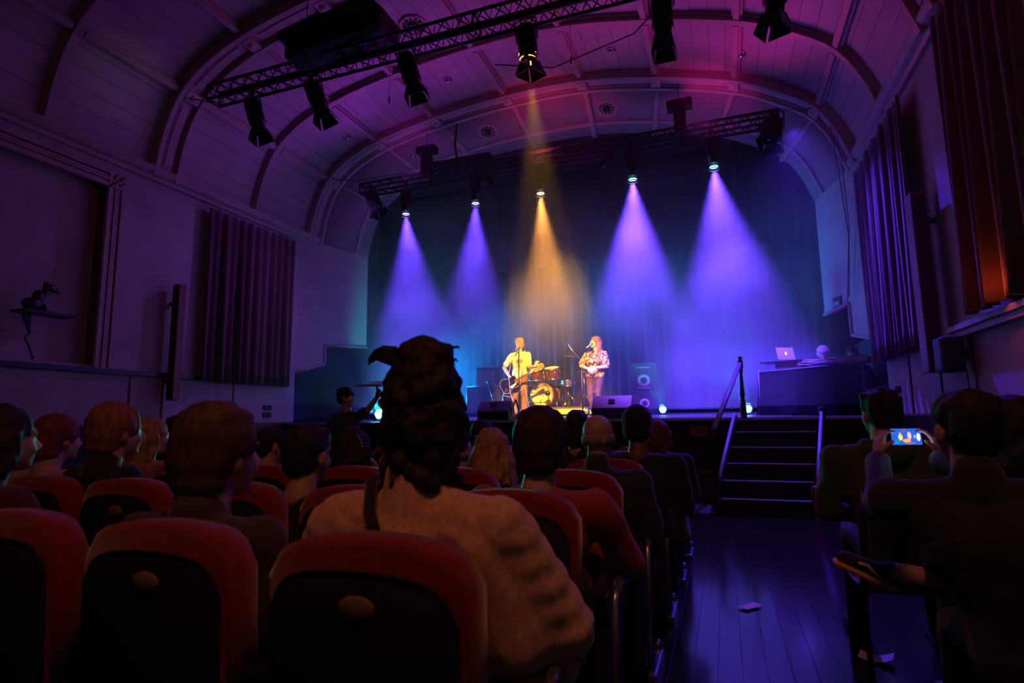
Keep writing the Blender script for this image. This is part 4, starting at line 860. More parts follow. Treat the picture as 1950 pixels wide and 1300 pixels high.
def arm(m, sh, el, wr, s=1.0, extra=0.0):
    m.chain([sh, V(sh).lerp(V(el), 0.45), el], [0.052 * s + extra, 0.048 * s + extra, 0.038 * s + extra]); m.chain([el, V(el).lerp(V(wr), 0.35), wr], [0.038 * s + extra, 0.040 * s + extra, 0.026 * s + extra])
HAIR = {}
def hair_cap(name, parent, c, R, s, m, fat=0.012, low=-0.05, front=0.02, seed=0, voxel=0.010, amp=0.010, sc=30):
    """hair over the cranium, cut open for the face"""
    b = MB(); r = random.Random(seed)
    def e(p, q): b.ell(V(c) + R @ (V(p) * s), tuple(k * s for k in q), R)
    e((0, -0.022, 0.045), (0.078 + fat, 0.098 + fat * 0.6, 0.080 + fat)); e((0, -0.05, 0.0), (0.070 + fat, 0.060 + fat, 0.070 + fat))
    if low < -0.02: e((0, -0.055, low), (0.058 + fat, 0.045 + fat, 0.045))
    for k in range(10):
        a = r.uniform(0, 2 * pi); e((0.07 * cos(a), -0.02 + 0.075 * sin(a), 0.055 + r.uniform(0, 0.05)), (0.022, 0.022, 0.02))
    return blob(b, name, m, parent, voxel, 2, (amp * s, sc, (1, 1, 0.35)))
def seated(label, hc, hips, name='person', sk=sk_l, top=None, trousers=None, hair=None, hairstyle='short', yaw=0, pitch=0, s=1.0, sw=0.20, build=1.0, base_z=0.0, voxel=0.011, arms=None, lean=None, shoes=None, seed=1, group='people seated in the audience', knees=None, bare=0.0, collar=None, hands=None):
    """seated figure; hc = head centre, hips = hip centre. arms = ((elbowL, wristL), (elbowR, wristR))"""
    hc, hips = V(hc), V(hips); R = rotm(yaw, pitch); neck = hc + V((0, -0.03, -0.10)) * s; nb = hc + V((0, -0.055, -0.168)) * s
    chest = hips.lerp(nb, 0.62); waist = hips.lerp(nb, 0.28); shl = nb + V((-sw, 0, -0.04)); shr = nb + V((sw, 0, -0.04))
    y = hips.y; kl, kr = knees or (V((hips.x - 0.12, y + 0.44, base_z + 0.50)), V((hips.x + 0.12, y + 0.44, base_z + 0.50)))
    al, ar = V((kl.x - 0.01, kl.y + 0.03, base_z + 0.09)), V((kr.x + 0.01, kr.y + 0.03, base_z + 0.09))
    if arms is None:
        arms = ((shl + V((-0.05, 0.05, -0.27)), V((hips.x - 0.09, y + 0.30, hips.z + 0.14))), (shr + V((0.05, 0.05, -0.27)), V((hips.x + 0.09, y + 0.30, hips.z + 0.14))))
    def torso(m, x=0.0):
        m.chain([hips, waist, chest], [0.135 * build + x, 0.125 * build + x, 0.135 * build + x], 16)
        for q in (-1, 1):
            o = V((q * sw * 0.42, 0, 0)); m.chain([hips + o, waist + o * 0.85, chest + o * 1.05, nb + V((q * sw * 0.55, 0, -0.09))], [0.115 * build + x, 0.10 * build + x, 0.115 * build + x, 0.075 * build + x], 14)
            m.cap(nb + V((q * 0.04, 0, -0.03)), 0.055 * s + x, nb + V((q * sw, 0, -0.05)), 0.058 * s + x)
    b = MB(); head(b, hc, R, s); b.chain([hc + V((0, -0.025, -0.05)) * s, neck, nb], [0.052 * s, 0.056 * s, 0.066 * s]); torso(b, -0.012)
    for (sh, (el, wr), q) in ((shl, arms[0], -1), (shr, arms[1], 1)):
        arm(b, sh, el, wr, s); d = (V(wr) - V(el)).normalized()
        if hands: continue
        hand(b, V(wr), d, V((0, 0.2, -1)) if abs(d.z) < 0.7 else V((0, 1, 0)), s, 0.55, -q if d.y > 0 else q)
    if hands: hands(b)
    for q, kn, an in ((-1, kl, al), (1, kr, ar)):
        b.chain([hips + V((q * 0.09, 0, -0.02)), kn], [0.085, 0.058]); b.chain([kn, kn.lerp(an, 0.4), an], [0.056, 0.052, 0.036]); b.cap(an + V((0, -0.02, -0.05)), 0.035, an + V((q * 0.02, 0.15, -0.06)), 0.028)
    root = blob(b, name, sk, None, voxel, 3); rebase(root, (hips.x, hips.y, base_z)); tag(root, label, 'person', group)
    if top:
        t = MB(); torso(t, 0.006)
        for (sh, (el, wr)) in ((shl, arms[0]), (shr, arms[1])):
            e_ = V(el); w_ = V(wr); w_ = e_.lerp(w_, 1 - bare); t.chain([V(sh), e_], [0.066 * s, 0.055 * s])
            if bare < 0.9: t.cap(e_, 0.055 * s, w_, 0.040 * s)
        if collar: t.chain([nb + V((0, 0, -0.02)), nb + V((0, -0.005, 0.035 * s))], [0.085 * s, 0.070 * s])
        blob(t, 'jacket' if collar else 'top', top, root, voxel, 3, (0.012, 9, (1, 1, 1)))
    tr = MB(); tr.cap(hips + V((-0.05, 0, 0)), 0.135 * build, hips + V((0.05, 0, 0)), 0.135 * build)
    for q, kn, an in ((-1, kl, al), (1, kr, ar)): tr.chain([hips + V((q * 0.09, 0, -0.01)), kn], [0.10, 0.072]); tr.chain([kn, an], [0.070, 0.055])
    blob(tr, 'trousers', trousers or cloth('denim_dark', (0.02, 0.025, 0.045)), root, 0.014, 3, (0.008, 10, (1, 1, 1)))
    for q, an in ((-1, al), (1, ar)):
        f = MB().cap(an + V((0, -0.03, -0.045)), 0.045, an + V((q * 0.02, 0.17, -0.055)), 0.035); f.box(an + V((q * 0.01, 0.07, -0.08)), (0.085, 0.27, 0.02)); blob(f, 'shoe', shoes or black_paint, root, 0.012, 2)
    if hair and hairstyle != 'none': hairdo(hairstyle, root, hc, R, s, hair, seed)
    return root
def hairdo(style, root, hc, R, s, hm, seed=1):
    r = random.Random(seed)
    if style == 'short': hair_cap('hair', root, hc, R, s, hm, 0.010, -0.04, seed=seed)
    elif style == 'full': hair_cap('hair', root, hc, R, s, hm, 0.022, -0.06, seed=seed, amp=0.008, sc=34)
    elif style == 'thin':
        b = MB(); 
        for a in range(-110, 111, 12):
            p = V((0.073 * sin(rad(a)), -0.018 - 0.082 * cos(rad(a)), -0.005)); b.ell(hc + R @ (p * s), (0.010 * s, 0.012 * s, 0.030 * s), R)
        blob(b, 'hair', hm, root, 0.010, 3, (0.004, 40, (1, 1, 0.4)))
    elif style in ('long', 'bob', 'wavy'):
        b = MB(); L = {'long': 0.30, 'bob': 0.15, 'wavy': 0.20}[style]
        def e(p, q): b.ell(hc + R @ (V(p) * s), tuple(k * s for k in q), R)
        e((0, -0.022, 0.045), (0.092, 0.108, 0.092)); e((0, -0.045, 0.0), (0.090, 0.075, 0.085))
        for k in range(15):
            a = rad(-105 + 15 * k); x, y = 0.085 * sin(a), -0.015 - 0.085 * cos(a); pts = []
            for j in range(6): pts.append(hc + R @ (V((x * (1 + 0.06 * j) + 0.012 * sin(j * 1.9 + k), y - 0.006 * j + 0.010 * cos(j * 1.7 + k * 2), 0.02 - L * j / 5)) * s))
            b.chain(pts, [0.024 * s, 0.025 * s, 0.024 * s, 0.022 * s, 0.018 * s, 0.008 * s], 8)
        blob(b, 'hair', hm, root, 0.009, 1, (0.010, 26, (1, 1, 0.3)))
    elif style == 'beanie':
        b = MB(); b.ell(hc + R @ (V((0, -0.02, 0.05)) * s), (0.092 * s, 0.110 * s, 0.092 * s), R); b.lathe(hc + R @ (V((0, -0.015, 0.0)) * s), [(0.090 * s, 0), (0.097 * s, 0.005), (0.097 * s, 0.035), (0.090 * s, 0.045)], R @ V((0, 0.15, 1)), 24)
        o = b.build('beanie', hm, root)
        for k in range(22):
            a = 2 * pi * k / 22; pts = []
            for j in range(7):
                t = j / 6 * pi / 2 * 0.96; pts.append(hc + R @ (V((0.095 * cos(a) * cos(t), -0.02 + 0.113 * sin(a) * cos(t), 0.045 + 0.098 * sin(t))) * s))
            MB().tube(pts, 0.0065 * s, 5).build('knit_rib', hm, o)
black_top = cloth('black', (0.02, 0.02, 0.024)); dk_hair = hairm('dark', (0.014, 0.009, 0.007)); br_hair = hairm('brown', (0.12, 0.05, 0.025)); bl_hair = hairm('blond', (0.42, 0.24, 0.11)); gy_hair = hairm('grey', (0.30, 0.24, 0.20))
def aud(label, x, y, z, s, yaw, hm, st, top, seatx=None, **k):
    hx = x if seatx is None else seatx
    return seated(label, (x, y, z), (hx, y - 0.04, 0.56), top=top, hair=hm, hairstyle=st, yaw=yaw, s=s, **k)
# --- the woman in the knitted jumper, right in front of the camera
knit = mat('cream_knit', (0.80, 0.46, 0.28), 0.95, noise_s=70, var=0.22, sheen=0.4)
wo = seated('woman in a cream cable knit jumper with curly dark hair piled up', (-0.79, 1.46, 1.225), (-0.80, 1.42, 0.56), top=None, s=1.12, sw=0.225, build=1.1, yaw=-8, pitch=4, sk=sk_d, voxel=0.009, arms=(((-1.16, 1.47, 0.78)), ((-0.93, 1.78, 0.66))) and (((-1.17, 1.48, 0.76), (-0.95, 1.78, 0.68)), ((-0.43, 1.50, 0.74), (-0.58, 1.82, 0.66))))
wl = WP[wo.name]
def sweater(root):
    t = MB(); nb = V((-0.79, 1.398, 1.02)); hips = V((-0.80, 1.42, 0.56))
    t.chain([hips, V((-0.80, 1.42, 0.75)), V((-0.80, 1.41, 0.88))], [0.17, 0.165, 0.175], 16)
    for q in (-1, 1):
        t.chain([hips + V((q * 0.10, 0, 0)), V((-0.80 + q * 0.11, 1.41, 0.85)), V((-0.80 + q * 0.15, 1.40, 0.955))], [0.135, 0.145, 0.10], 14)
        t.cap(nb + V((q * 0.03, 0, -0.02)), 0.085, nb + V((q * 0.245, 0.0, -0.055)), 0.082)
    for sh, el, wr in ((V((-1.04, 1.40, 0.95)), V((-1.17, 1.48, 0.74)), V((-0.95, 1.78, 0.68))), (V((-0.55, 1.40, 0.97)), V((-0.43, 1.50, 0.72)), V((-0.58, 1.82, 0.66)))):
        t.chain([sh, sh.lerp(el, 0.5), el], [0.088, 0.092, 0.092]); t.chain([el, el.lerp(wr, 0.6), wr], [0.092, 0.078, 0.045]); t.cap(el, 0.09, el + V((0.0, 0.0, -0.10)), 0.05)
    t.chain([nb + V((0, 0.0, 0.0)), nb + V((0, 0.0, 0.05))], [0.085, 0.072])
    t.cap(V((-0.60, 1.39, 0.92)), 0.10, V((-0.53, 1.43, 0.72)), 0.11, 14); t.cap(V((-1.0, 1.39, 0.92)), 0.09, V((-1.06, 1.43, 0.74)), 0.10, 14)
    t.chain([nb + V((0, -0.02, -0.06)), nb + V((0, -0.01, 0.075))], [0.10, 0.078], 16); t.ell(nb + V((0, -0.03, -0.10)), (0.22, 0.085, 0.10))
    o = blob(t, 'jumper', knit, root, 0.009, 4, (0.006, 16, (1, 1, 0.6))); base = WP[root.name]
    # cable twists of the knit: soft slanted ridges along bands over the back and down the sleeve
    bands = [(V((-0.50, 1.33, 1.03)), V((-0.37, 1.45, 0.74)), 5, 0.036), (V((-0.64, 1.27, 1.04)), V((-0.62, 1.25, 0.78)), 4.5, 0.036), (V((-0.93, 1.27, 1.03)), V((-0.97, 1.25, 0.80)), 4, 0.036), (V((-1.09, 1.33, 1.0)), V((-1.16, 1.42, 0.76)), 4, 0.03)]
    ns = [v.normal.copy() for v in o.data.vertices]
    for v, nn in zip(o.data.vertices, ns):
        p = v.co
        if nn.y > 0.5: continue
        for a, b, n, w_ in bands:
            d = b - a; f = (p - a).dot(d) / d.length_squared
            if -0.08 < f < 1.1:
                l = p.x - (a.x + d.x * f)
                if abs(l) < w_ * 2: v.co += nn * 0.003 * sin(2 * pi * (f * n - l * 8)) * math.exp(-(l / w_) ** 2) * (1 if abs(p.y - (a.y + d.y * f)) < 0.12 else 0)
    return o
sweater(wo)
st_ = MB(); st_.tube([(-0.90, 1.42, 1.10), (-0.885, 1.325, 1.085), (-0.845, 1.262, 1.02), (-0.80, 1.235, 0.95), (-0.74, 1.225, 0.85)], 0.017, 6); st_.build('bag_strap', black_cloth, wo)
cloth('black', (0, 0, 0))
def updo(root):
    r = random.Random(5); c = V((-0.79, 1.46, 1.225)); m = MB()
    m.ell(c + V((0, -0.03, 0.03)), (0.115, 0.12, 0.12)); m.ell(c + V((0, -0.04, -0.05)), (0.105, 0.09, 0.10)); m.ell(c + V((0.0, -0.03, 0.14)), (0.10, 0.10, 0.085)); m.ell(c + V((0.01, -0.02, 0.205)), (0.075, 0.07, 0.052)); m.ell(c + V((-0.01, -0.02, 0.235)), (0.045, 0.05, 0.032))
    m.ell(c + V((0, -0.05, -0.12)), (0.095, 0.065, 0.06)); m.ell(c + V((0, -0.065, -0.165)), (0.075, 0.05, 0.05))
    for k in range(110):
        a = r.uniform(0, 2 * pi); z = r.uniform(-0.15, 0.22); rad_ = 0.102 - max(0, z - 0.06) * 0.25; p = c + V((rad_ * cos(a), -0.03 + rad_ * sin(a), z)); m.ell(p, (r.uniform(0.020, 0.034),) * 3, n=8, m=5)
    h = blob(m, 'hair', dk_hair, root, 0.0075, 2, (0.006, 45, (1, 1, 1)))
    w_ = MB()
    for k in range(26):
        a = r.uniform(0, 2 * pi); z = r.choice((0.17, 0.2, 0.12, 0.15)); p = c + V((0.07 * cos(a), -0.03 + 0.05 * sin(a), z)); q = V((cos(a) * r.uniform(0.0, 0.02), 0, r.uniform(0.008, 0.028))); w_.tube([p, p + q, p + q * 1.4 + V((cos(a) * 0.02, 0.01, -0.006)), p + q * 1.3 + V((cos(a) * 0.03, 0, -0.012))], [0.006, 0.005, 0.004, 0.0015], 5)
    for k in range(3): w_.tube([c + V((-0.09, -0.03, 0.195 + 0.012 * k)), c + V((-0.13, -0.03, 0.205 + 0.012 * k)), c + V((-0.165, -0.02, 0.21 + 0.008 * k)), c + V((-0.19, -0.02, 0.19 + 0.008 * k))], [0.020, 0.015, 0.009, 0.002], 6)
    w_.build('loose_curls', dk_hair, h, kind='stuff')
updo(wo)
# --- first row
aud('man with swept back brown hair and a dark olive jacket, front row', -1.53, 1.44, 1.145, 1.22, -10, hairm('mid', (0.10, 0.05, 0.03)), 'full', cloth('olive', (0.07, 0.05, 0.03)), build=1.1, sw=0.23, collar=True, voxel=0.010)
aud('person with dark hair at the left edge of the front row', -2.60, 1.42, 1.19, 1.06, -10, dk_hair, 'bob', cloth('maroon', (0.10, 0.02, 0.02)), seatx=-2.55)
# --- second row
aud('person with dark red hair and a cream top near the left edge', -3.70, 2.30, 1.16, 1.10, -5, hairm('red', (0.22, 0.05, 0.03)), 'full', cloth('cream', (0.55, 0.38, 0.30)), seatx=-3.66)
aud('person with short ruffled ginger hair and a dark jacket in the second row', -3.21, 2.30, 1.20, 1.22, -15, hairm('ginger', (0.30, 0.12, 0.07)), 'full', black_top, collar=True, seatx=-3.2)
aud('person with a round dark crop between the olive jacket and the knitted jumper', -1.88, 2.29, 1.085, 1.15, -5, dk_hair, 'short', cloth('black', (0, 0, 0)), seatx=-1.95)
aud('person in a red jumper with smooth dark hair beside the aisle', -0.71, 2.29, 1.14, 1.15, 0, hairm('auburn_dark', (0.035, 0.014, 0.012)), 'full', cloth('red_jumper', (0.40, 0.05, 0.04)), sw=0.235, build=1.1, arms=(((-1.08, 2.36, 0.72), (-0.85, 2.68, 0.68)), ((-0.385, 2.38, 0.68), (-0.62, 2.70, 0.68))), seatx=-0.78)
# --- third row
aud('person with wavy fair hair and a pale collar, beyond the ginger head', -3.96, 3.10, 1.15, 1.10, -25, bl_hair, 'wavy', cloth('pink_collar', (0.5, 0.28, 0.25)), collar=True)
ph = aud('person with a dark bob and glittering beads, left of the knitted jumper', -2.22, 3.12, 1.05, 1.22, -5, dk_hair, 'bob', black_top)
for k in range(9):
    a = rad(15 + k * 9); MB().ell((-2.22 + 0.118 * cos(a), 3.05, 1.06 + 0.135 * sin(a)), (0.007, 0.007, 0.007), n=8, m=5).build('bead', mat('pale_bead', (0.6, 0.8, 0.7), 0.15), ph)
aud('person with close cut dark hair and a lit jaw, beyond the left curtain end', -2.87, 3.12, 1.09, 0.95, -30, dk_hair, 'short', black_top)
pb = aud('fair haired woman with glasses pushed up on her head', -1.28, 3.14, 1.05, 1.10, 25, bl_hair, 'wavy', cloth('grey_top', (0.12, 0.10, 0.12)), pitch=12)
gl = MB(); c_ = V((-1.28, 3.14, 1.05)); R_ = rotm(25, 12)
for sx in (-1, 1): gl.tube([c_ + R_ @ V((sx * 0.035 + 0.028 * cos(a), 0.09, 0.115 + 0.016 * sin(a))) for a in [k * pi / 5 for k in range(11)]], 0.004, 5, cap=False)
gl.tube([c_ + R_ @ V((-0.10, 0.0, 0.11)), c_ + R_ @ V((-0.063, 0.09, 0.118))], 0.004, 5).tube([c_ + R_ @ V((0.10, 0.0, 0.11)), c_ + R_ @ V((0.063, 0.09, 0.118))], 0.004, 5).tube([c_ + R_ @ V((-0.012, 0.095, 0.118)), c_ + R_ @ V((0.012, 0.095, 0.118))], 0.004, 5)
gl.build('glasses', chrome, pb)
aud('bald headed man in a dark jacket, third row beside the aisle', -0.65, 3.14, 1.14, 1.08, 0, gy_hair, 'thin', cloth('navy', (0.03, 0.035, 0.05)), collar=True, sk=skin('pale', (0.50, 0.30, 0.24)), sw=0.22)
# --- fourth row and beyond
aud('person with a dark head close behind the olive jacket man', -4.70, 3.95, 1.19, 1.05, -20, dk_hair, 'short', black_top)
aud('person with a thinning crown between the knitted jumper and the fair haired woman', -1.86, 3.97, 1.0, 1.0, 5, gy_hair, 'thin', black_top, sk=skin('pale', (0, 0, 0)))
aud('person with dark hair between the red jumper and the bald head', -0.97, 3.99, 1.18, 0.95, 0, dk_hair, 'bob', black_top, seatx=-1.1)
hb = aud('man in a tight black knitted hat at the aisle', -0.55, 3.97, 1.17, 1.10, 0, dk_hair, 'none', cloth('black', (0, 0, 0)), sw=0.24, build=1.15, sk=sk_d)
b_ = MB(); b_.ell((-0.55, 3.945, 1.225), (0.105, 0.125, 0.115)).ell((-0.55, 3.94, 1.16), (0.103, 0.115, 0.08)); blob(b_, 'knitted_hat', cloth('black_hat', (0.012, 0.012, 0.014), 60), hb, 0.010, 3, (0.004, 60, (1, 1, 0.2)))
aud('person with a dark head low beyond the knitted jumper', -2.05, 4.82, 1.10, 1.05, 0, dk_hair, 'full', black_top)
aud('person with dark hair just right of the knitted hat', -0.50, 4.84, 1.10, 0.95, -20, br_hair, 'bob', black_top, seatx=-0.55)
# bag hanging from the row end
bg = MB(); bg.ell((-0.33, 4.05, 0.60), (0.07, 0.15, 0.15)).ell((-0.32, 4.05, 0.52), (0.08, 0.17, 0.12)); o = blob(bg, 'shoulder_bag', black_cloth, None, 0.014, 3, (0.015, 8, (1, 1, 1))); rebase(o, (-0.33, 4.05, 0.42)); tag(o, 'black shoulder bag hanging at the aisle end of the fourth row', 'bag')
MB().tube([(-0.33, 3.95, 0.68), (-0.38, 3.98, 0.9), (-0.42, 4.0, 0.98)], 0.010, 6).build('strap', black_cloth, o)
# --- right of the aisle
hood = cloth('green_hoodie', (0.05, 0.075, 0.04))
hm_ = aud('man in a dark green hoodie on a stacking chair right of the aisle', 0.735, 3.36, 1.25, 1.0, 18, dk_hair, 'short', hood, sw=0.22, build=1.05, seatx=0.80, knees=(V((0.66, 3.86, 0.60)), V((1.02, 3.84, 0.50))))
h_ = MB(); h_.chain([(0.65, 3.28, 1.09), (0.735, 3.22, 1.05), (0.83, 3.28, 1.09)], [0.045, 0.06, 0.045]); blob(h_, 'hood', hood, hm_, 0.010, 3)
chair_fix = [o for o in COL.objects if o.get('label', '').startswith('black stacking chair of the man in the green')][0]; chair_fix.location = (0.78, 3.14, 0)
pm_x = 0.68
def grip(b):
    hand(b, (0.575, 2.70, 1.075), (0.15, 0.45, 0.9), (0.95, 0.3, -0.1), 0.92, 0.75, -1, th=0.7); hand(b, (0.795, 2.74, 1.075), (-0.15, 0.40, 0.9), (-0.95, 0.3, -0.1), 0.92, 0.75, 1, th=0.7)
pman = seated('man in a dark jacket holding a phone up sideways to film the stage', (0.715, 2.22, 1.195), (0.87, 2.14, 0.57), sk=sk_l, top=cloth('dark_jacket', (0.022, 0.02, 0.024)), hair=dk_hair, hairstyle='short', yaw=12, s=0.99, sw=0.235, build=1.15, voxel=0.0055, collar=True, seed=4, hands=grip,
    arms=(((0.50, 2.42, 0.93), (0.572, 2.69, 1.065)), ((0.93, 2.50, 0.95), (0.797, 2.72, 1.065))))
chair_fix = [o for o in COL.objects if o.get('label', '').startswith('black stacking chair of the man holding')][0]; chair_fix.location = (0.93, 1.92, 0)
sn = wthing('sneaker', 'dark sneaker with a tan sole and white wave stripe, foot crossed over a knee', 'shoe', (0.48, 2.66, 0.60)); SR = Matrix.Rotation(rad(24), 3, 'Y')
def sp(a, b, c): return V((0.485, 2.64, 0.66)) + SR @ (V((a, b, c)) * 0.80)
MB().box(sp(0, 0, -0.035), (0.224, 0.076, 0.022), SR).build('sole', mat('tan_sole', (0.80, 0.42, 0.15), 0.6), sn, bevel=0.010)
u_ = MB(); u_.cap(sp(-0.10, 0, 0), 0.030, sp(0.06, 0, 0.012), 0.033).cap(sp(0.06, 0, 0.012), 0.033, sp(0.09, 0, 0.04), 0.033); blob(u_, 'upper', cloth('black', (0, 0, 0)), sn, 0.007, 3)
MB().tube([sp(-0.05, -0.042, 0.012), sp(-0.01, -0.046, 0.018), sp(0.03, -0.047, -0.004), sp(0.08, -0.045, -0.014)], [0.006, 0.007, 0.006, 0.005], 6).build('wave_stripe', mat('white_stripe', (0.7, 0.6, 0.5), 0.6), sn)
lg = MB(); lg.chain([sp(0.085, 0, 0.03), sp(0.14, 0.0, 0.05), (0.78, 2.64, 0.62)], [0.034, 0.036, 0.045]); blob(lg, 'crossed_shin', sk_l, pman, 0.008, 2)
lg = MB(); lg.chain([(0.70, 2.64, 0.635), (1.02, 2.60, 0.68), (0.95, 2.22, 0.60)], [0.056, 0.075, 0.09]); blob(lg, 'crossed_trouser_leg', cloth('denim_dark', (0, 0, 0)), pman, 0.010, 2)
# phone: PX(d) gives a point on the slanted screen
ph = wthing('phone', 'phone held sideways, its screen showing the lit stage', 'phone', (0.685, 2.76, 1.15)); c0 = V((0.688, 2.76, 1.157))
RP = Matrix.Rotation(rad(14), 3, 'Z') @ Matrix.Rotation(rad(-5), 3, 'X')
MB().box(c0, (0.145, 0.009, 0.075), RP).build('body', black_metal, ph, bevel=0.004)
def scr(name, cx, cz, w_, h_, m, lift=0.0, parent=None):
    q = MB(); q.lathe(c0 + RP @ V((cx, -0.0056 - lift, cz)), [(0, 0), (0.5, 0), (0.5, -0.0003), (0, -0.0003)], RP @ V((0, 1, 0)), 12) if False else None
    if name == 'screen': q.box(c0 + RP @ V((cx, -0.0052, cz)), (w_, 0.001, h_), RP)
    else: q.ell(c0 + RP @ V((cx, -0.0058 - lift, cz)), (w_ / 2, 0.0003, h_ / 2), RP, 10, 6)
    return q.build(name, m, parent or ph)
E_ = lambda n, c, s: mat(n, c, 0.5, emit=c, es=s)
sc_ = scr('screen', 0.0, 0, 0.112, 0.064, E_('screen_blue', (0.02, 0.16, 0.85), 0.9))
for (x, z, w_, h_, c, s_) in [(-0.022, -0.002, 0.016, 0.026, (1, 0.7, 0.05), 1.3), (-0.022, 0.012, 0.008, 0.010, (1, 0.4, 0.2), 1), (0.012, 0.004, 0.015, 0.030, (1, 0.5, 0.5), 1.2), (0.0, -0.016, 0.030, 0.014, (1, 0.4, 0.05), 1.3), (0.046, -0.002, 0.013, 0.030, (1, 0.95, 0.7), 1.6), (0.032, 0.0, 0.008, 0.014, (0.6, 0.5, 1), 1), (-0.005, 0.024, 0.02, 0.012, (0.3, 0.12, 0.4), 0.8), (-0.036, -0.022, 0.018, 0.014, (0.0, 0.4, 0.45), 0.9), (0.012, -0.026, 0.04, 0.006, (0.6, 0.2, 0.05), 0.8)]:
    scr('stage_image', x, z, w_, h_, E_('scr%d%d' % (int(x * 1000), int(z * 1000)), c, s_), 0.0, sc_)
light('AREA', 'phone_glow', c0 + RP @ V((0, -0.012, 0)), 0.12, (0.35, 0.5, 1.0), c0 + RP @ V((0, -1, 0)), shape=(0.11, 0.06))
aud('dark headed person at the right edge behind the man with the phone', 0.99, 2.62, 1.17, 1.05, 10, dk_hair, 'bob', cloth('black', (0, 0, 0)), sw=0.21)
chair_fix = [o for o in COL.objects if o.get('label', '').startswith('black stacking chair at the right edge')][0]; chair_fix.location = (1.42, 2.36, 0)
# ------------------------------------------------------------------ standing figures
def standing(label, J, name='person', sk=sk_l, s=1.0, yaw=180, pitch=0, voxel=0.008, build=1.0, sw=0.19, group=None, handargs=None):
    """J: head, hips, kneeL/R, footL/R, elbowL/R, wristL/R; L is at -x"""
    b = MB(); R = rotm(yaw, pitch); hc = V(J['head']); hips = V(J['hips']); base = V((hips.x, hips.y, min(V(J['footL']).z, V(J['footR']).z)))
    head(b, hc, R, s); nb = hc + V((0, 0.02, -0.19)) * s; b.chain([hc + V((0, 0.01, -0.06)) * s, nb], [0.050 * s, 0.058 * s]); chest = hips.lerp(nb, 0.66); waist = hips.lerp(nb, 0.30)
    def torso(m, x):
        for q in (-1, 1):
            o = V((q * sw * 0.42, 0, 0)); m.chain([hips + o * 0.9, waist + o * 0.7, chest + o, nb + V((q * sw * 0.55, 0, -0.08))], [0.098 * build + x, 0.088 * build + x, 0.10 * build + x, 0.07 + x], 14); m.cap(nb + V((q * 0.03, 0, -0.025)), 0.05 * s + x, nb + V((q * sw, 0, -0.055)), 0.052 * s + x)
    torso(b, -0.01); shl = nb + V((-sw, 0, -0.05)); shr = nb + V((sw, 0, -0.05))
    for sd, sh, q in (('L', shl, -1), ('R', shr, 1)):
        arm(b, sh, V(J['elbow' + sd]), V(J['wrist' + sd]), s); ha = (handargs or {}).get(sd); d = (V(J['wrist' + sd]) - V(J['elbow' + sd])).normalized()
        if ha: hand(b, V(J['wrist' + sd]), ha[0], ha[1], s, ha[2], ha[3])
        else: hand(b, V(J['wrist' + sd]), d, V((-q, 0, 0)), s, 0.6, q)
        kn, ft = V(J['knee' + sd]), V(J['foot' + sd]); b.chain([hips + V((q * 0.09, 0, -0.02)), kn, kn.lerp(ft, 0.35), ft + V((0, 0, 0.09))], [0.088 * build, 0.056, 0.054, 0.036]); b.cap(ft + V((0, 0.02, 0.05)), 0.035, ft + V((0.02 * q, -0.14, 0.035)), 0.028)
    root = blob(b, name, sk, None, voxel, 3); rebase(root, base); tag(root, label, 'person', group)
    return root, torso, (shl, shr, nb, hips, hc, R)
# --- guitarist
tee = mat('pale_tee', (0.80, 0.72, 0.45), 0.85, noise_s=12, var=0.1); J = dict(head=(-4.15, 11.85, 2.885), hips=(-4.17, 11.92, 2.20), kneeL=(-4.27, 11.86, 1.80), kneeR=(-4.07, 11.88, 1.80), footL=(-4.28, 11.88, 1.30), footR=(-4.05, 11.84, 1.30), elbowL=(-4.53, 11.88, 2.38), wristL=(-4.30, 11.66, 2.12), elbowR=(-3.93, 11.84, 2.36), wristR=(-3.72, 11.62, 2.36))
g, to, (shl, shr, nb, hips, hc, R) = standing('guitarist in a pale printed T-shirt and brown trousers, head bowed', J, s=1.05, yaw=178, pitch=18, voxel=0.0065, handargs={'L': (V((0.8, -0.1, -0.5)), V((0.1, 1, 0)), 0.6, 1), 'R': (V((0.35, 0.1, 0.9)), V((0.3, 0.9, -0.2)), 0.9, -1)})
t_ = MB(); to(t_, 0.012); t_.chain([hips + V((0, 0, -0.02)), hips + V((0, 0, 0.1))], [0.14, 0.13]); 
for sh, el in ((shl, V(J['elbowL'])), (shr, V(J['elbowR']))): t_.cap(sh, 0.07, sh.lerp(el, 0.72), 0.068)
o = blob(t_, 'tee', tee, g, 0.008, 3, (0.012, 10, (1, 1, 1)))
pr = MB(); pr.ell((-4.13, 11.785, 2.50), (0.10, 0.02, 0.05)); [pr.box((-4.14 + dx, 11.78, z), (w_, 0.03, 0.014)) for dx, z, w_ in ((0.01, 2.43, 0.18), (-0.02, 2.39, 0.14), (0.02, 2.35, 0.16), (0, 2.31, 0.12))]
q = pr.build('tee_print', mat('print_ink', (0.30, 0.16, 0.10), 0.8), o); sw_ = q.modifiers.new('w', 'SHRINKWRAP'); sw_.target = o; sw_.wrap_method = 'PROJECT'; sw_.use_project_y = True; sw_.use_negative_direction = True; sw_.use_positive_direction = True; sw_.offset = 0.003
br_tr = mat('brown_trousers', (0.20, 0.09, 0.05), 0.85, noise_s=10, var=0.25); t_ = MB(); t_.cap(hips + V((-0.05, 0, -0.02)), 0.118, hips + V((0.05, 0, -0.02)), 0.118)
for sd, q in (('L', -1), ('R', 1)): t_.chain([hips + V((q * 0.09, 0, -0.04)), J['knee' + sd], V(J['foot' + sd]) + V((0, 0, 0.08))], [0.105, 0.078, 0.068])
blob(t_, 'trousers', br_tr, g, 0.009, 3, (0.015, 8, (1, 1, 0.7)))
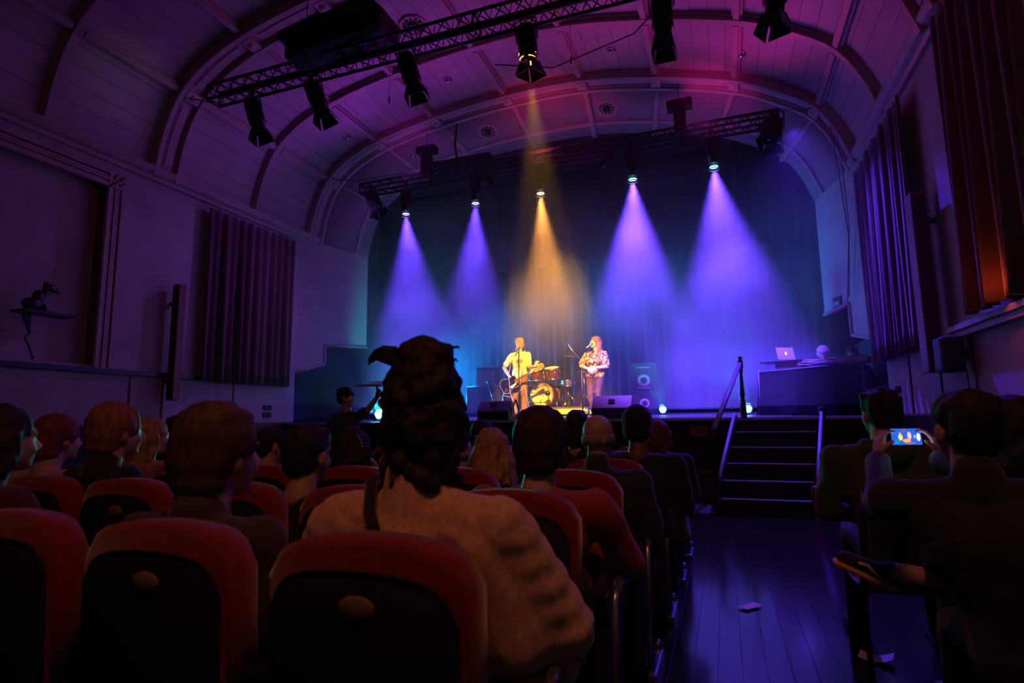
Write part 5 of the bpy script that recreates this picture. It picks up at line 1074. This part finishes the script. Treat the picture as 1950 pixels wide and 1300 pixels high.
for sd in 'LR':
    f = V(J['foot' + sd]); t_ = MB().cap(f + V((0, 0.04, 0.045)), 0.045, f + V((0, -0.15, 0.035)), 0.038); t_.box(f + V((0, -0.05, 0.012)), (0.09, 0.29, 0.022)); blob(t_, 'shoe', brown_wood, g, 0.009, 2)
hairdo('full', g, hc, R, 1.05, hairm('sandy', (0.5, 0.25, 0.12)), 3); eyes(g, hc, R, 1.05)
sp_ = MB().tube([(-4.03, 12.02, 2.55), (-4.05, 11.92, 2.74), (-4.03, 11.80, 2.62), (-4.04, 11.75, 2.40), (-4.05, 11.70, 2.18)], 0.02, 4); tag(sp_.build('guitar_strap', mat('pale_strap', (0.6, 0.45, 0.5), 0.7)), 'pale guitar strap over the shoulder of the guitarist', 'strap')
# --- guitar
gd = V((0.90, -0.10, 0.42)).normalized(); gn = V((0.12, -1, 0)); gn = (gn - gd * gn.dot(gd)).normalized(); gu = gn.cross(gd) * -1
if gu.z < 0: gu = -gu
gc_ = V((-4.30, 11.66, 2.00)); GT = wthing('electric_guitar', 'black single cut electric guitar with a cream pickguard held by the guitarist', 'guitar', gc_)
def gp(a, b, c=0): return gc_ + gd * a + gu * b + gn * c
out = [(-0.22, 0.0), (-0.215, 0.08), (-0.18, 0.14), (-0.11, 0.165), (-0.04, 0.14), (0.02, 0.115), (0.08, 0.12), (0.14, 0.135), (0.19, 0.11), (0.20, 0.04), (0.17, -0.02), (0.19, -0.05), (0.235, -0.085), (0.21, -0.115), (0.15, -0.125), (0.08, -0.115), (0.02, -0.115), (-0.04, -0.14), (-0.11, -0.165), (-0.18, -0.14), (-0.215, -0.08)]
def slab(name, pts, c0_, c1, m, parent, bevel=0.0):
    n = len(pts); mb = MB(); mb.add([gp(a, b, c0_) for a, b in pts] + [gp(a, b, c1) for a, b in pts], [tuple(range(n)), tuple(range(n, 2 * n))[::-1]] + [(i, n + i, n + (i + 1) % n, (i + 1) % n) for i in range(n)]); return mb.build(name, m, parent, bevel=bevel)
gblack = mat('gloss_black', (0.008, 0.008, 0.01), 0.08, coat=1.0); cream = mat('cream_plastic', (0.8, 0.68, 0.3), 0.4)
bd_ = slab('body', out, 0.0, 0.05, gblack, GT, 0.006); slab('binding', [(a * 1.012, b * 1.015) for a, b in out], 0.042, 0.048, cream, bd_)
slab('pickguard', [(0.17, -0.03), (0.12, -0.045), (0.0, -0.05), (-0.02, -0.09), (0.04, -0.105), (0.15, -0.07)], 0.052, 0.056, cream, bd_)
slab('neck', [(0.16, 0.022), (0.16, -0.022), (0.72, -0.018), (0.72, 0.018)], 0.03, 0.055, mat('neck_wood', (0.30, 0.14, 0.06), 0.4), GT, 0.004)
fb = slab('fretboard', [(0.14, 0.024), (0.14, -0.024), (0.72, -0.020), (0.72, 0.020)], 0.055, 0.062, mat('rosewood', (0.22, 0.10, 0.05), 0.5), GT)
for k in range(14): a = 0.70 - 0.56 * (1 - 0.5 ** (k / 12)) / 0.55; MB().tube([gp(a, 0.021, 0.063), gp(a, -0.021, 0.063)], 0.0015, 4).build('fret', chrome, fb)
slab('headstock', [(0.71, 0.02), (0.74, 0.04), (0.88, 0.048), (0.90, 0.01), (0.88, -0.0), (0.90, -0.01), (0.88, -0.048), (0.74, -0.04), (0.71, -0.02)], 0.035, 0.052, mat('neck_wood', (0, 0, 0)), GT, 0.003)
for k in range(3):
    for sg in (-1, 1): MB().tube([gp(0.76 + 0.045 * k, sg * 0.035, 0.045), gp(0.76 + 0.045 * k, sg * 0.068, 0.045)], [0.005, 0.009], 6).build('tuning_peg', brass, GT)
for a in (0.04, 0.12): MB().box(gp(a, 0, 0.058), (0.032, 0.016, 0.075), Matrix((gd, gn, gu)).transposed()).build('pickup', chrome, bd_)
MB().box(gp(-0.05, 0, 0.058), (0.014, 0.016, 0.085), Matrix((gd, gn, gu)).transposed()).build('bridge', chrome, bd_)
for k in range(6): MB().tube([gp(-0.05, -0.020 + 0.008 * k, 0.068), gp(0.74, -0.013 + 0.0052 * k, 0.066)], 0.0008, 3).build('string', chrome, GT)
for a, b in ((-0.10, -0.11), (-0.15, -0.09), (-0.05, -0.125), (-0.12, -0.06)): MB().lathe(gp(a, b, 0.05), [(0.012, 0), (0.010, 0.015), (0, 0.016)], gn, 10).build('knob', brass, bd_)
tag(MB().tube([gp(-0.19, -0.08, 0.02), (-4.45, 11.6, 1.75), (-4.2, 11.55, 1.7), (-3.95, 11.6, 1.95), (-3.93, 11.72, 1.6), (-3.9, 11.9, 1.31), (-4.6, 12.3, 1.32)], 0.006, 6).build('guitar_lead', mat('pale_cable', (0, 0, 0))), 'thin guitar lead looping below the black guitar to the floor', 'cable')
# --- singer
J = dict(head=(-2.40, 11.60, 2.785), hips=(-2.44, 11.65, 2.12), kneeL=(-2.53, 11.58, 1.72), kneeR=(-2.38, 11.60, 1.72), footL=(-2.50, 11.60, 1.29), footR=(-2.36, 11.58, 1.29), elbowL=(-2.71, 11.58, 2.32), wristL=(-2.54, 11.42, 2.24), elbowR=(-2.17, 11.60, 2.28), wristR=(-2.36, 11.42, 2.25))
g, to, (shl, shr, nb, hips, hc, R) = standing('woman singer in a yellow and black patterned blouse with long curly hair', J, s=1.04, yaw=128, pitch=-4, sw=0.175, build=1.02, voxel=0.0065, handargs={'L': (V((0.7, -0.25, -0.45)), V((0.1, 1, 0.1)), 0.5, 1), 'R': (V((-0.7, -0.25, -0.4)), V((0, 1, 0.1)), 0.5, -1)})
bl = bpy.data.materials.new('patterned_blouse'); bl.use_nodes = True; nt = bl.node_tree; bs = nt.nodes['Principled BSDF']; bs.inputs['Roughness'].default_value = 0.7
tc = nt.nodes.new('ShaderNodeTexCoord'); vn = nt.nodes.new('ShaderNodeTexVoronoi'); vn.inputs['Scale'].default_value = 24; nn = nt.nodes.new('ShaderNodeTexNoise'); nn.inputs['Scale'].default_value = 26; mx = nt.nodes.new('ShaderNodeMixRGB'); mx.inputs[0].default_value = 0.5
rp = nt.nodes.new('ShaderNodeValToRGB'); rp.color_ramp.interpolation = 'CONSTANT'; rp.color_ramp.elements[0].color = (0.85, 0.72, 0.25, 1); rp.color_ramp.elements[1].position = 0.47; rp.color_ramp.elements[1].color = (0.02, 0.012, 0.02, 1); e3 = rp.color_ramp.elements.new(0.60); e3.color = (0.45, 0.15, 0.05, 1); rp.color_ramp.elements[0].color = (0.8, 0.6, 0.15, 1)
nt.links.new(tc.outputs['Object'], vn.inputs['Vector']); nt.links.new(tc.outputs['Object'], nn.inputs['Vector']); nt.links.new(vn.outputs['Distance'], mx.inputs[1]); nt.links.new(nn.outputs['Fac'], mx.inputs[2]); nt.links.new(mx.outputs[0], rp.inputs[0]); nt.links.new(rp.outputs[0], bs.inputs['Base Color'])
t_ = MB(); to(t_, 0.02); t_.chain([hips + V((0, -0.02, 0.0)), hips + V((0, -0.03, -0.12))], [0.13, 0.04]); t_.chain([hips + V((-0.08, 0, 0.0)), hips + V((0.08, 0, 0.0))], [0.12, 0.12])
for q, sh, el in ((-1, shl, V(J['elbowL'])), (1, shr, V(J['elbowR']))): t_.cap(sh, 0.072, sh.lerp(el, 0.78), 0.074); t_.ell(nb + V((q * 0.075, -0.10, -0.20)), (0.075, 0.06, 0.07))
blob(t_, 'blouse', bl, g, 0.008, 3, (0.014, 9, (1, 1, 1)))
lg_m = mat('tight_trousers', (0.05, 0.018, 0.016), 0.8, noise_s=12, var=0.2); t_ = MB(); t_.cap(hips + V((-0.07, 0, -0.03)), 0.118, hips + V((0.07, 0, -0.03)), 0.118)
for sd, q in (('L', -1), ('R', 1)): t_.chain([hips + V((q * 0.09, 0, -0.05)), V(J['knee' + sd]), V(J['knee' + sd]).lerp(V(J['foot' + sd]), 0.3), V(J['foot' + sd]) + V((0, 0, 0.08))], [0.108, 0.066, 0.062, 0.042])
blob(t_, 'trousers', lg_m, g, 0.009, 3, (0.008, 9, (1, 1, 1)))
for sd in 'LR': f = V(J['foot' + sd]); blob(MB().cap(f + V((0, 0.03, 0.045)), 0.04, f + V((0, -0.15, 0.03)), 0.03), 'shoe', black_paint, g, 0.009, 2)
hairdo('long', g, hc, R, 1.06, hairm('chestnut', (0.22, 0.10, 0.08)), 8); eyes(g, hc, R, 1.04)
# --- figure with a raised arm near the stage, left
J = dict(head=(-4.50, 6.15, 1.545), hips=(-4.53, 6.2, 0.90), kneeL=(-4.60, 6.2, 0.48), kneeR=(-4.45, 6.2, 0.48), footL=(-4.62, 6.2, 0.0), footR=(-4.44, 6.2, 0.0), elbowL=(-4.70, 6.05, 1.10), wristL=(-4.58, 5.92, 0.90), elbowR=(-4.20, 6.18, 1.385), wristR=(-4.06, 6.16, 1.53))
g, to, (shl, shr, nb, hips, hc, R) = standing('person in a dark T-shirt and cap holding up a flat panel light by the stage', J, s=1.04, yaw=-80, voxel=0.009, sw=0.15, handargs={'R': (V((0.4, 0, 1)), V((-0.2, -1, 0)), 1.0, 1)})
t_ = MB(); to(t_, 0.014); t_.cap(shl, 0.068, shl.lerp(V(J['elbowL']), 0.7), 0.064); t_.cap(shr, 0.068, shr.lerp(V(J['elbowR']), 0.75), 0.064); blob(t_, 'tee', cloth('teal_tee', (0.03, 0.05, 0.06)), g, 0.010, 3, (0.008, 9, (1, 1, 1)))
t_ = MB(); t_.cap(hips + V((-0.05, 0, 0)), 0.12, hips + V((0.05, 0, 0)), 0.12)
for sd, q in (('L', -1), ('R', 1)): t_.chain([hips + V((q * 0.09, 0, 0)), J['knee' + sd], V(J['foot' + sd]) + V((0, 0, 0.08))], [0.105, 0.075, 0.06])
blob(t_, 'trousers', cloth('denim_dark', (0, 0, 0)), g, 0.012, 3); hair_cap('hair', g, hc, R, 1.04, dk_hair, 0.012, -0.03, seed=2)
c_ = MB(); c_.ell(hc + V((-0.01, 0, 0.06)), (0.098, 0.092, 0.072)); c_.cap(hc + V((0.07, 0, 0.045)), 0.03, hc + V((0.12, 0, 0.035)), 0.012); blob(c_, 'cap', black_cloth, g, 0.009, 2)
for sd in 'LR': f = V(J['foot' + sd]); blob(MB().cap(f + V((-0.02, 0, 0.045)), 0.045, f + V((0.13, 0, 0.04)), 0.035), 'shoe', black_paint, g, 0.010, 2)
pn = wthing('panel_light', 'flat tilted panel light on a handle held up in the raised hand', 'light', (-4.03, 6.15, 1.60)); silver = mat('silver_panel', (0.5, 0.6, 0.62), 0.3, 0.4)
RT = Matrix.Rotation(rad(3), 3, 'Y'); m = MB(); a = [(-4.25, 6.35, 1.765), (-3.95, 6.35, 1.75), (-3.89, 6.02, 1.675), (-4.28, 6.02, 1.69)]; m.add([V(p) for p in a] + [V(p) - V((0, 0, 0.014)) for p in a], [(0, 1, 2, 3), (7, 6, 5, 4), (0, 4, 5, 1), (1, 5, 6, 2), (2, 6, 7, 3), (3, 7, 4, 0)]); m.build('panel', silver, pn, bevel=0.003)
MB().box((-4.08, 6.02, 1.684), (0.36, 0.012, 0.02), Matrix.Rotation(rad(2), 3, 'Y')).build('bright_edge', chrome, pn); MB().tube([(-4.04, 6.14, 1.52), (-4.02, 6.12, 1.60), (-4.01, 6.10, 1.69)], 0.014, 8).build('handle', black_metal, pn)
MB().tube([(-4.07, 6.14, 1.50), (-4.07, 6.13, 1.40), (-4.07, 6.13, 1.30)], 0.003, 4).build('wrist_cord', black_metal, pn)
# --- DJ and the second head behind the black table
dz0 = stage_z(11.2)
def djp(label, x, y, z, hm2, style, s, yaw, top, pitch):
    J = dict(head=(x, y, z), hips=(x, y + 0.06, z - 0.62), kneeL=(x - 0.1, y - 0.3, stage_z(y) + 0.46), kneeR=(x + 0.1, y - 0.3, stage_z(y) + 0.46), footL=(x - 0.1, y - 0.25, stage_z(y)), footR=(x + 0.1, y - 0.25, stage_z(y)), elbowL=(x - 0.25, y - 0.05, z - 0.42), wristL=(x - 0.18, y - 0.22, z - 0.30), elbowR=(x + 0.25, y - 0.05, z - 0.42), wristR=(x + 0.16, y - 0.22, z - 0.30))
    g, to, (shl, shr, nb, hips, hc, R) = standing(label, J, s=s, yaw=yaw, pitch=pitch, voxel=0.009); t_ = MB(); to(t_, 0.014)
    for sh, e_, w2 in ((shl, J['elbowL'], J['wristL']), (shr, J['elbowR'], J['wristR'])): t_.chain([sh, e_, w2], [0.066, 0.055, 0.042])
    blob(t_, 'top', top, g, 0.010, 3, (0.008, 9, (1, 1, 1))); t_ = MB()
    for sd, q in (('L', -1), ('R', 1)): t_.chain([hips + V((q * 0.09, 0, 0)), J['knee' + sd], V(J['foot' + sd]) + V((0, 0, 0.08))], [0.105, 0.075, 0.06])
    blob(t_, 'trousers', cloth('denim_dark', (0, 0, 0)), g, 0.012, 3); hairdo(style, g, hc, R, s, hm2, 2); return g, hc, R
djp('DJ in a ribbed lilac beanie bent over the turntables', 1.70, 11.2, 2.29, mat('lilac_knit', (0.60, 0.48, 0.66), 0.9), 'beanie', 1.08, 170, cloth('dj_top', (0.20, 0.15, 0.2)), 25)
st_o = MB().box((1.9, 11.25, stage_z(11.2) + 0.24), (0.9, 0.35, 0.08)); bn = wthing('bench', 'low dark bench behind the black table', 'bench', (1.9, 11.25, stage_z(11.25))); st_o.build('seat', dark_wood, bn)
for x in (1.5, 2.3): MB().box((x, 11.25, stage_z(11.2) + 0.10), (0.05, 0.3, 0.2)).build('leg', dark_wood, bn)
g, hc, R = djp('second head wearing headphones behind the black table', 2.10, 10.98, 2.25, dk_hair, 'short', 1.0, 150, black_top, 20)
m = MB(); m.tube([hc + R @ V((0.095 * cos(a), -0.01, 0.01 + 0.115 * sin(a))) for a in [k * pi / 10 for k in range(11)]], 0.008, 6)
hp = m.build('headphones', grey_metal, g)
for sx in (-1, 1): MB().lathe(hc + R @ V((sx * 0.078, -0.005, -0.005)), [(0, 0), (0.036, 0), (0.038, 0.02), (0, 0.028)], R @ V((sx, 0, 0)), 14).build('ear_cup', grey_metal, hp)
# ------------------------------------------------------------------ stage haze (real scattering volume)
hm = bpy.data.materials.new('stage_haze'); hm.use_nodes = True; nt = hm.node_tree; nt.nodes.clear()
out = nt.nodes.new('ShaderNodeOutputMaterial'); vsn = nt.nodes.new('ShaderNodeVolumeScatter'); vsn.inputs['Color'].default_value = (0.95, 0.95, 1, 1); vsn.inputs['Density'].default_value = 0.05; vsn.inputs['Anisotropy'].default_value = 0.25
nt.links.new(vsn.outputs[0], out.inputs['Volume'])
tc = nt.nodes.new('ShaderNodeTexCoord'); nz = nt.nodes.new('ShaderNodeTexNoise'); nz.inputs['Scale'].default_value = 0.75; nz.inputs['Detail'].default_value = 3.0; nz.inputs['Distortion'].default_value = 0.6
mr = nt.nodes.new('ShaderNodeMapRange'); mr.inputs['From Min'].default_value = 0.34; mr.inputs['From Max'].default_value = 0.66; mr.inputs['To Min'].default_value = 0.03; mr.inputs['To Max'].default_value = 0.13
nt.links.new(tc.outputs['Object'], nz.inputs['Vector']); nt.links.new(nz.outputs['Fac'], mr.inputs['Value']); sx = nt.nodes.new('ShaderNodeSeparateXYZ'); mz = nt.nodes.new('ShaderNodeMapRange'); mz.inputs['From Min'].default_value = 2.3; mz.inputs['From Max'].default_value = 3.9; mz.inputs['To Min'].default_value = 0.2; mz.inputs['To Max'].default_value = 1.0; mz.interpolation_type = 'SMOOTHSTEP'
mu = nt.nodes.new('ShaderNodeMath'); mu.operation = 'MULTIPLY'; nt.links.new(tc.outputs['Object'], sx.inputs[0]); nt.links.new(sx.outputs['Z'], mz.inputs['Value']); 
ax_ = nt.nodes.new('ShaderNodeMath'); ax_.operation = 'ADD'; ax_.inputs[1].default_value = 3.35; ab = nt.nodes.new('ShaderNodeMath'); ab.operation = 'ABSOLUTE'; mxx = nt.nodes.new('ShaderNodeMapRange'); mxx.inputs['From Min'].default_value = 1.7; mxx.inputs['From Max'].default_value = 2.7; mxm = nt.nodes.new('ShaderNodeMath'); mxm.operation = 'MAXIMUM'
nt.links.new(sx.outputs['X'], ax_.inputs[0]); nt.links.new(ax_.outputs[0], ab.inputs[0]); nt.links.new(ab.outputs[0], mxx.inputs['Value']); nt.links.new(mxx.outputs[0], mxm.inputs[0]); nt.links.new(mz.outputs[0], mxm.inputs[1]); mt = nt.nodes.new('ShaderNodeMapRange'); mt.inputs['From Min'].default_value = 4.9; mt.inputs['From Max'].default_value = 5.8; mt.inputs['To Min'].default_value = 1.0; mt.inputs['To Max'].default_value = 0.4; m3 = nt.nodes.new('ShaderNodeMath'); m3.operation = 'MULTIPLY'
nt.links.new(sx.outputs['Z'], mt.inputs['Value']); nt.links.new(mxm.outputs[0], m3.inputs[0]); nt.links.new(mt.outputs[0], m3.inputs[1]); nt.links.new(m3.outputs[0], mu.inputs[0])
nt.links.new(mr.outputs[0], mu.inputs[1])
nt.links.new(mu.outputs[0], vsn.inputs['Density'])
hz = MB().box((-2.98, 11.85, 4.1), (10.0, 5.2, 5.4)).build('haze', hm, label='thin blue lit stage haze filling the stage above the band', cat='haze', kind='stuff')
hm.cycles.volume_step_rate = 2.0
h2 = bpy.data.materials.new('hall_haze'); h2.use_nodes = True; nt = h2.node_tree; nt.nodes.clear()
out = nt.nodes.new('ShaderNodeOutputMaterial'); v2 = nt.nodes.new('ShaderNodeVolumeScatter'); v2.inputs['Density'].default_value = 0.004; v2.inputs['Anisotropy'].default_value = 0.3; nt.links.new(v2.outputs[0], out.inputs['Volume'])
MB().box((-2.98, 7.2, 3.5), (10.2, 4.0, 4.0)).build('haze', h2, label='very thin haze drifting out over the front of the hall', cat='haze', kind='stuff')
